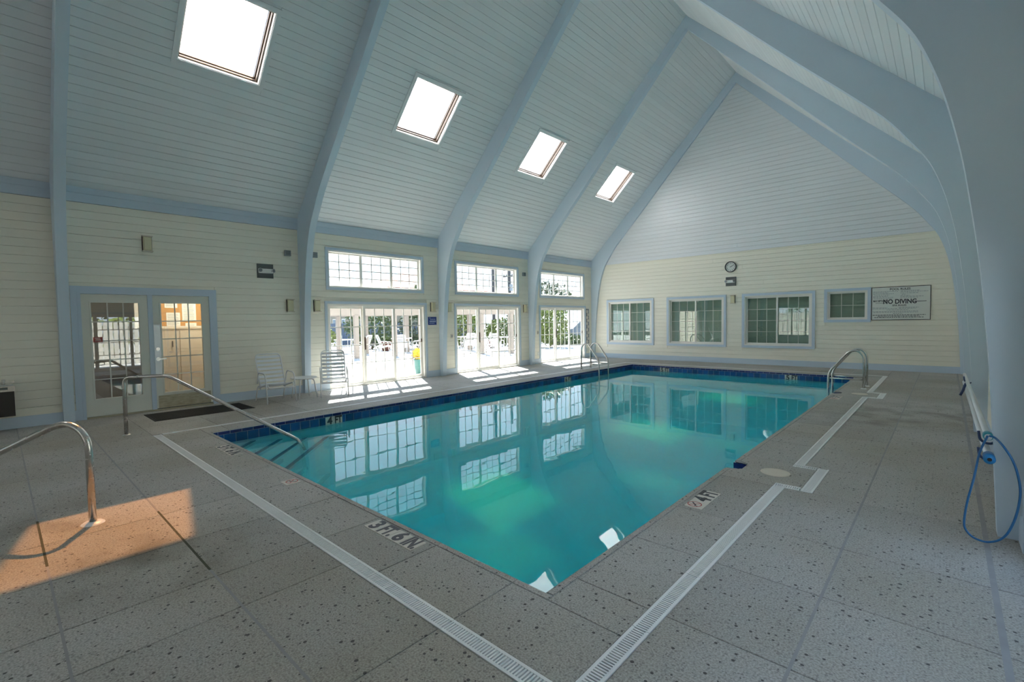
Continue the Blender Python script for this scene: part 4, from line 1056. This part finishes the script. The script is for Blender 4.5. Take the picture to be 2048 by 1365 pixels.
def smooth_loop(P, n=5):
    out = []; m = len(P)
    for i in range(m-1):
        p0, p1, p2, p3 = P[max(i-1, 0)], P[i], P[i+1], P[min(i+2, m-1)]
        for k in range(n):
            tq = k/n; out.append(0.5*(2*p1+(p2-p0)*tq+(2*p0-5*p1+4*p2-p3)*tq*tq+(3*p1-p0-3*p2+p3)*tq**3))
    out.append(P[-1]); return out
o = obj('rope_loop', MB().tube(smooth_loop(LPv), .0065, 10), 'hose_blue', None, True)
tag(o, 'loop of blue tubing hanging from the poles at the right edge', 'tubing')

# ------------------------------------------------------------------ outdoors
struct('ground_patio', MB().box(-27, XL-.16, -20, 40, -.12, -.03), 'patio', 'sunlit pale patio outside the sliding doors')
struct('ground_road', MB().box(-120, -27, -60, 120, -.14, -.05).box(-27, 60, 40, 120, -.14, -.05), 'asphalt', 'grey parking ground beyond the patio')
struct('roof_porch', MB().box(XR+.17, 1.3, -10.0, 14, 2.95, 3.05), 'eaves_dark', 'dark roof overhang outside the right wall')
struct('ground_side', MB().box(XR+.16, 30, -40, 40, -.12, -.03).box(-27, XR+.16, -40, YF-.16, -.12, -.03), 'patio', 'pale path outside the right wall')
def foliage(name, mat, parent, c, rx, ry, rz, n, ls=.10, top=None):
    mb = MB(); rnd = random.Random(hash((round(c[0], 2), round(c[1], 2), n)) & 0xffff)
    for _ in range(n):
        while True:
            a, b_, d = rnd.uniform(-1, 1), rnd.uniform(-1, 1), rnd.uniform(-1, 1)
            q = a*a+b_*b_+d*d
            if .35 < q < 1: break
        p = Vector((c[0]+a*rx, c[1]+b_*ry, c[2]+d*rz))
        u = Vector((rnd.gauss(0, 1), rnd.gauss(0, 1), rnd.gauss(0, 1))).normalized(); v = u.orthogonal().normalized()
        l = ls*rnd.uniform(.6, 1.3)
        mb.add([p, p+u*l*.5+v*l*.28, p+u*l, p+u*l*.5-v*l*.28], [(0, 1, 2, 3)])
    return obj(name, mb, mat, parent)
def shrub(c, rx, ry, h, mat, label, n=700, ls=.16, group='patio hedge shrubs'):
    t = thing('shrub', label, 'shrub', (c[0], c[1], -.03), group)
    foliage('foliage', mat, t, (c[0], c[1], h*.52), rx, ry, h*.5, n, ls)
    mb = MB()
    for q in range(5): 
        a = q*1.256; mb.tube([(c[0]+.06*math.cos(a), c[1]+.06*math.sin(a), -.03), (c[0]+rx*.4*math.cos(a), c[1]+ry*.4*math.sin(a), h*.6)], .02, 6)
    obj('stems', mb, 'bark', t)
    return t
def tree(c, h, r, mat, label, n=1500, ls=.3):
    t = thing('tree', label, 'tree', (c[0], c[1], -.03), 'trees beyond the patio')
    obj('trunk', MB().tube([(c[0], c[1], -.03), (c[0]+.1, c[1], h*.35), (c[0], c[1]+.15, h*.7)], .12, 8), 'bark', t, True)
    foliage('crown', mat, t, (c[0], c[1], h*.68), r, r, h*.34, n, ls)
# left patio planting
hd = [((-24.6, 11.4), 1.3, 1.0, 1.5, 'leaf_lime', 'lime shrub left behind the pergola'), ((-24.4, 14.6), 1.3, 1.5, 2.5, 'leaf_green', 'tall green shrub seen through the first sliding door'), ((-22.6, 16.6), 1.1, 1.1, 2.5, 'leaf_dark', 'dense dark shrub behind the patio chairs'), ((-21.4, 18.9), 1.2, 1.2, 2.4, 'leaf_lime', 'bright shrub right of the dark patio shrub'), ((-20.3, 21.2), 1.1, 1.1, 1.6, 'leaf_lime', 'shrub behind the chairs of the middle door'), ((-18.2, 20.7), 1.0, 1.0, 2.2, 'leaf_green', 'bushy shrub seen in the middle sliding door'), ((-16.2, 20.9), .9, 1.0, 2.4, 'leaf_lime', 'tall leafy shrub near the middle pergola post'), ((-20.2, 24.8), 1.2, 1.2, 1.45, 'leaf_lime', 'shrub seen through the farthest sliding door'), ((-17.2, 23.8), 1.3, .9, .5, 'leaf_green', 'low clipped hedge in the farthest sliding door'), ((-16.6, 31.0), 1.8, 1.2, 1.9, 'leaf_dark', 'dark shrub behind the parked car')]
for a in hd: shrub(a[0], a[1], a[2], a[3], a[4], a[5], 1500, .19)
tree((-27, 21), 4.2, 2.2, 'leaf_green', 'green tree behind the pergola shrubs', 1400, .3)
tree((-24, 30), 4.4, 2.4, 'leaf_dark', 'dark tree far beyond the middle sliding door', 1300, .32)
tree((-20, 38), 4.6, 2.6, 'leaf_green', 'green tree far beyond the last sliding door', 1300, .35)
# pergola
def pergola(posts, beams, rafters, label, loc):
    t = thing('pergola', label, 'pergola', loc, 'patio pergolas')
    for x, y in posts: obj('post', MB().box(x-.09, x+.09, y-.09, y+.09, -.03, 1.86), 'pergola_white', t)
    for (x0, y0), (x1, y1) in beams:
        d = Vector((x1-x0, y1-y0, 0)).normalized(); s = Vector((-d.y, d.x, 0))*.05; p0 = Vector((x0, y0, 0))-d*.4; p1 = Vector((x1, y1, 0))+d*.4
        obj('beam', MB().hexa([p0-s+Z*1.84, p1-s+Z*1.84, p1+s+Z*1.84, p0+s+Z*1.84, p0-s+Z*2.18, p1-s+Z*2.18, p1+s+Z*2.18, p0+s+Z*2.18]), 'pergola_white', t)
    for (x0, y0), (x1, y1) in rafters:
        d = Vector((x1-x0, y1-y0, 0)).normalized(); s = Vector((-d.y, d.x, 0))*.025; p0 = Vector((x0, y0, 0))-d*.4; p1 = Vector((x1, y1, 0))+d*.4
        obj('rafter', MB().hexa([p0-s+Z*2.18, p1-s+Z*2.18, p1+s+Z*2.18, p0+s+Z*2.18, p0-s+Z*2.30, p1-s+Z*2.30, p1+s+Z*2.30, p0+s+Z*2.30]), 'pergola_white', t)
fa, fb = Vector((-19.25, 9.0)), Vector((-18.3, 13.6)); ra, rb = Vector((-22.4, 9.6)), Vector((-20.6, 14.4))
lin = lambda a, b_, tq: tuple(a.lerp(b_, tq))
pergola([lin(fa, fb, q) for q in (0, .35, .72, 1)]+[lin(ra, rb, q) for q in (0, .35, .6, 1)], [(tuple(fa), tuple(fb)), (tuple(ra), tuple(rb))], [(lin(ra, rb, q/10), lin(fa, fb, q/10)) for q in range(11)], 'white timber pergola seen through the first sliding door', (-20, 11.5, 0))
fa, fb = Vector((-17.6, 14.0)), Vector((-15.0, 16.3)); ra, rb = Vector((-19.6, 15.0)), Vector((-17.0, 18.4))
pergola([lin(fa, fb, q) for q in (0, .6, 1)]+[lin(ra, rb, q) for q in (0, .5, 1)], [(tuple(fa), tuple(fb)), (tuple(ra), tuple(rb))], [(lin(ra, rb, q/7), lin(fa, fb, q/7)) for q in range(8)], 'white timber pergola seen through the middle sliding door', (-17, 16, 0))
# patio dining sets
def round_table(x, y, label):
    t = thing('patio_table', label, 'table', (x, y, -.03), 'patio tables')
    obj('table_top', MB().cyl((x, y), .55, .66, .69, 28), 'chair_white', t)
    for q in range(4):
        a = q*math.pi/2+.4; obj('leg', MB().tube([(x+.42*math.cos(a), y+.42*math.sin(a), .66), (x+.40*math.cos(a), y+.40*math.sin(a), -.03)], .016, 8), 'chair_white', t)
def patio_chair(x, y, deg, lab):
    c = copy_tree(chair0); c.location = (x, y, -.03); c.rotation_euler.z = math.radians(deg); c['label'] = lab; c['group'] = 'patio strap chairs'
for x, y, l_, cs in ((-22.5, 12.0, 'patio table at the left of the first sliding door', ((-1.0, -.3, 0), (.15, -1.0, 90), (.9, .5, 205))),
                    (-20.9, 14.3, 'patio table under the shrubs in the first sliding door', ((-.1, -1.0, 75), (.75, -.55, 140), (.75, .6, 215))),
                    (-19.0, 17.2, 'patio table in the left panel of the middle door', ((-.3, -.95, 70), (.7, -.5, 150), (.6, .6, 225))),
                    (-16.6, 17.5, 'patio table in the centre panel of the middle door', ((-.75, -.3, 20), (.3, -.85, 110), (.8, .3, 200)))):
    round_table(x, y, l_)
    for q, (dx, dy, dg) in enumerate(cs): patio_chair(x+dx, y+dy, dg, '%s white strap chair at the %s' % (('left', 'front', 'right')[q], l_))
# pots
def pot(x, y, h, r, mat, leaf, label, n=160):
    t = thing('planter', label, 'planter', (x, y, -.03), 'patio planters')
    obj('pot', MB().lathe([(0, -.03), (r*.62, -.03), (r*.9, h*.5), (r, h*.95), (r*1.08, h*.96), (r*1.08, h), (r*.9, h), (r*.85, h*.9), (0, h*.9)], 20, (x, y, 0)), mat, t, True)
    foliage('plant', leaf, t, (x, y, h+.12), r*.9, r*.9, .16, n, .14)
pot(-11.05, 8.12, .46, .15, 'planter_teal', 'leaf_yellow', 'tall teal planter with yellow plant just outside the first sliding door')
pot(-22.4, 14.3, .5, .3, 'terracotta', 'leaf_green', 'terracotta pot between patio chairs in the first door')
pot(-20.3, 16.4, .5, .3, 'terracotta', 'leaf_green', 'terracotta pot at the right of the first sliding door')
pot(-19.0, 19.0, .45, .28, 'terracotta', 'leaf_green', 'terracotta pot by the left panel of the middle door')
# far buildings, poles, car
def building(x0, x1, y0, y1, zt, zr, label):
    t = thing('building', label, 'building', ((x0+x1)/2, (y0+y1)/2, -.05), 'far houses')
    obj('walls', MB().box(x0, x1, y0, y1, -.05, zt), 'stucco', t)
    e = .8; xm, ym = (x0+x1)/2, (y0+y1)/2; q = min(x1-x0, y1-y0)/2
    obj('roof', MB().add([(x0-e, y0-e, zt), (x1+e, y0-e, zt), (x1+e, y1+e, zt), (x0-e, y1+e, zt), (xm, y0+q, zr), (xm, y1-q, zr)], [(0, 3, 2, 1), (0, 1, 4), (1, 2, 5, 4), (2, 3, 5), (3, 0, 4, 5)]), 'roof_orange', t)
    y = y0+1.0
    while y < y1-1.2:
        for z in (1.0, zt-1.55):
            w_ = obj('window', MB().box(x1, x1+.05, y, y+.9, z, z+1.1), 'pvc_white', t); obj('pane', MB().box(x1+.05, x1+.07, y+.08, y+.82, z+.08, z+1.02), 'window_dark', w_)
        y += 2.6
    x = x0+.8
    while x < x1-1.2:
        for z in (1.0, zt-1.55):
            w_ = obj('window', MB().box(x, x+.9, y0-.05, y0, z, z+1.1), 'pvc_white', t); obj('pane', MB().box(x+.08, x+.82, y0-.07, y0-.05, z+.08, z+1.02), 'window_dark', w_)
        x += 2.6
    obj('arched_door', MB().prism([(-.5, 0), (.5, 0), (.5, 1.6)]+[(.5*math.cos(a), 1.6+.5*math.sin(a)) for a in (.5, 1.0, 1.57, 2.1, 2.6)]+[(-.5, 1.6)], 0, .06, lambda a, b_, c: (x1+c, (y0+y1)/2+a, b_-.05)), 'bark', t)
building(-49, -40, 26.3, 38.3, 4.9, 6.9, 'cream house with an orange hipped roof beyond the transom windows')
building(-66, -56, 33, 37.6, 5.0, 6.6, 'smaller far house left of the orange-roofed one')
def upole(x, y, h, label, arms):
    t = thing('utility_pole', label, 'pole', (x, y, -.05), 'far poles')
    obj('shaft', MB().tube([(x, y, -.05), (x, y, h)], .16, 10), 'pole_wood', t, True)
    for z in arms: 
        c = obj('cross_arm', MB().box(x-.9, x+.9, y-.06, y+.06, z-.06, z+.06), 'pole_wood', t)
        for q in (-.8, -.4, .4, .8): obj('insulator', MB().cyl((x+q, y), .05, z+.06, z+.22, 8), 'pole_wood', c)
    if arms: obj('transformer', MB().cyl((x+.3, y), .25, arms[-1]-1.6, arms[-1]-.9, 12), 'grey_box', t)
upole(-35, 37.9, 9.5, 'wooden utility pole with cross arms in the middle transom', (7.0, 6.3))
upole(-34, 34.4, 11, 'plain tall pole in the middle transom', ())
upole(-33, 38.6, 4.9, 'short post beside the utility pole', ())
t = thing('board_fence', 'blue-grey board fence beyond the pergola', 'fence', (-30, 20, 0))
for q in range(40): obj('board', MB().box(-30.02, -29.98, 12+q*.42, 12+q*.42+.38, -.03, 1.5), 'fence_blue', t)
t = thing('parked_car', 'silver car parked beyond the farthest sliding door', 'car', (-17.6, 27.4, -.03))
cx, cy0 = -17.6, 27.4
prof = [(-2.1, .25), (-2.1, .62), (-1.9, .78), (-1.15, .88), (-.55, 1.36), (.75, 1.38), (1.45, .92), (2.05, .82), (2.12, .5), (2.1, .25)]
obj('body', MB().prism(prof, -.82, .82, lambda a, b_, c: (cx+a, cy0+c, b_)), 'car_silver', t)
for s in (-1, 1): obj('side_glass', MB().prism([(-.98, .92), (-.5, 1.29), (.68, 1.31), (1.2, .94)], .815, .83, lambda a, b_, c: (cx+a, cy0+s*c, b_)), 'window_dark', t)
for a in (-1.3, 1.3):
    for s in (-1, 1): obj('wheel', MB().cyl((a, .29), .31, .62, .84, 20, fn=lambda p, q, c: (cx+p, cy0+s*c, q)), 'tire', t)
# white picket fences on the sides the glass reflects
def picket_fence(p0, p1, h, label):
    p0, p1 = Vector((*p0, 0)), Vector((*p1, 0)); d = (p1-p0).normalized(); L_ = (p1-p0).length; s = Vector((-d.y, d.x, 0))
    t = thing('picket_fence', label, 'fence', tuple(p0), 'white picket fences')
    me = MB().prism([(0, 0), (.135, 0), (.135, h-.05), (.10, h), (.035, h), (0, h-.05)], 0, .022).mesh('picket'); me.materials.append(MATS['fence_white'])
    n = int(L_/.165)
    for i in range(n):
        o = bpy.data.objects.new('picket', me); COL.objects.link(o); o.parent = t; o.matrix_parent_inverse = PINV[t.name]
        o.matrix_basis = frame_m(p0+d*(i*.165)+Vector((0, 0, random.uniform(-.03, .02))), d, (0, 0, 1))
    for z in (.35, h-.35): obj('rail', MB().hexa([p0+s*.02+Z*z, p1+s*.02+Z*z, p1+s*.06+Z*z, p0+s*.06+Z*z, p0+s*.02+Z*(z+.09), p1+s*.02+Z*(z+.09), p1+s*.06+Z*(z+.09), p0+s*.06+Z*(z+.09)]), 'fence_white', t)
picket_fence((4.2, 12.0), (4.2, -10.0), 1.75, 'white picket fence outside the right wall')
picket_fence((4.2, -11.0), (-13.0, -11.0), 1.75, 'white picket fence outside the wall behind the camera')
for q in range(6): shrub((5.6, -8+q*3.6), .9, 1.6, 2.7, ('leaf_green', 'leaf_lime')[q % 2], 'tall shrub behind the right picket fence, number %s from the camera side' % ('one', 'two', 'three', 'four', 'five', 'six')[q], 700, .24, 'shrubs behind the picket fences')
for q in range(5): shrub((-12+q*3.6, -12.4), 1.7, .9, 2.6, ('leaf_lime', 'leaf_green')[q % 2], 'tall shrub behind the rear picket fence, number %s from the corner' % ('one', 'two', 'three', 'four', 'five')[q], 700, .24, 'shrubs behind the picket fences')
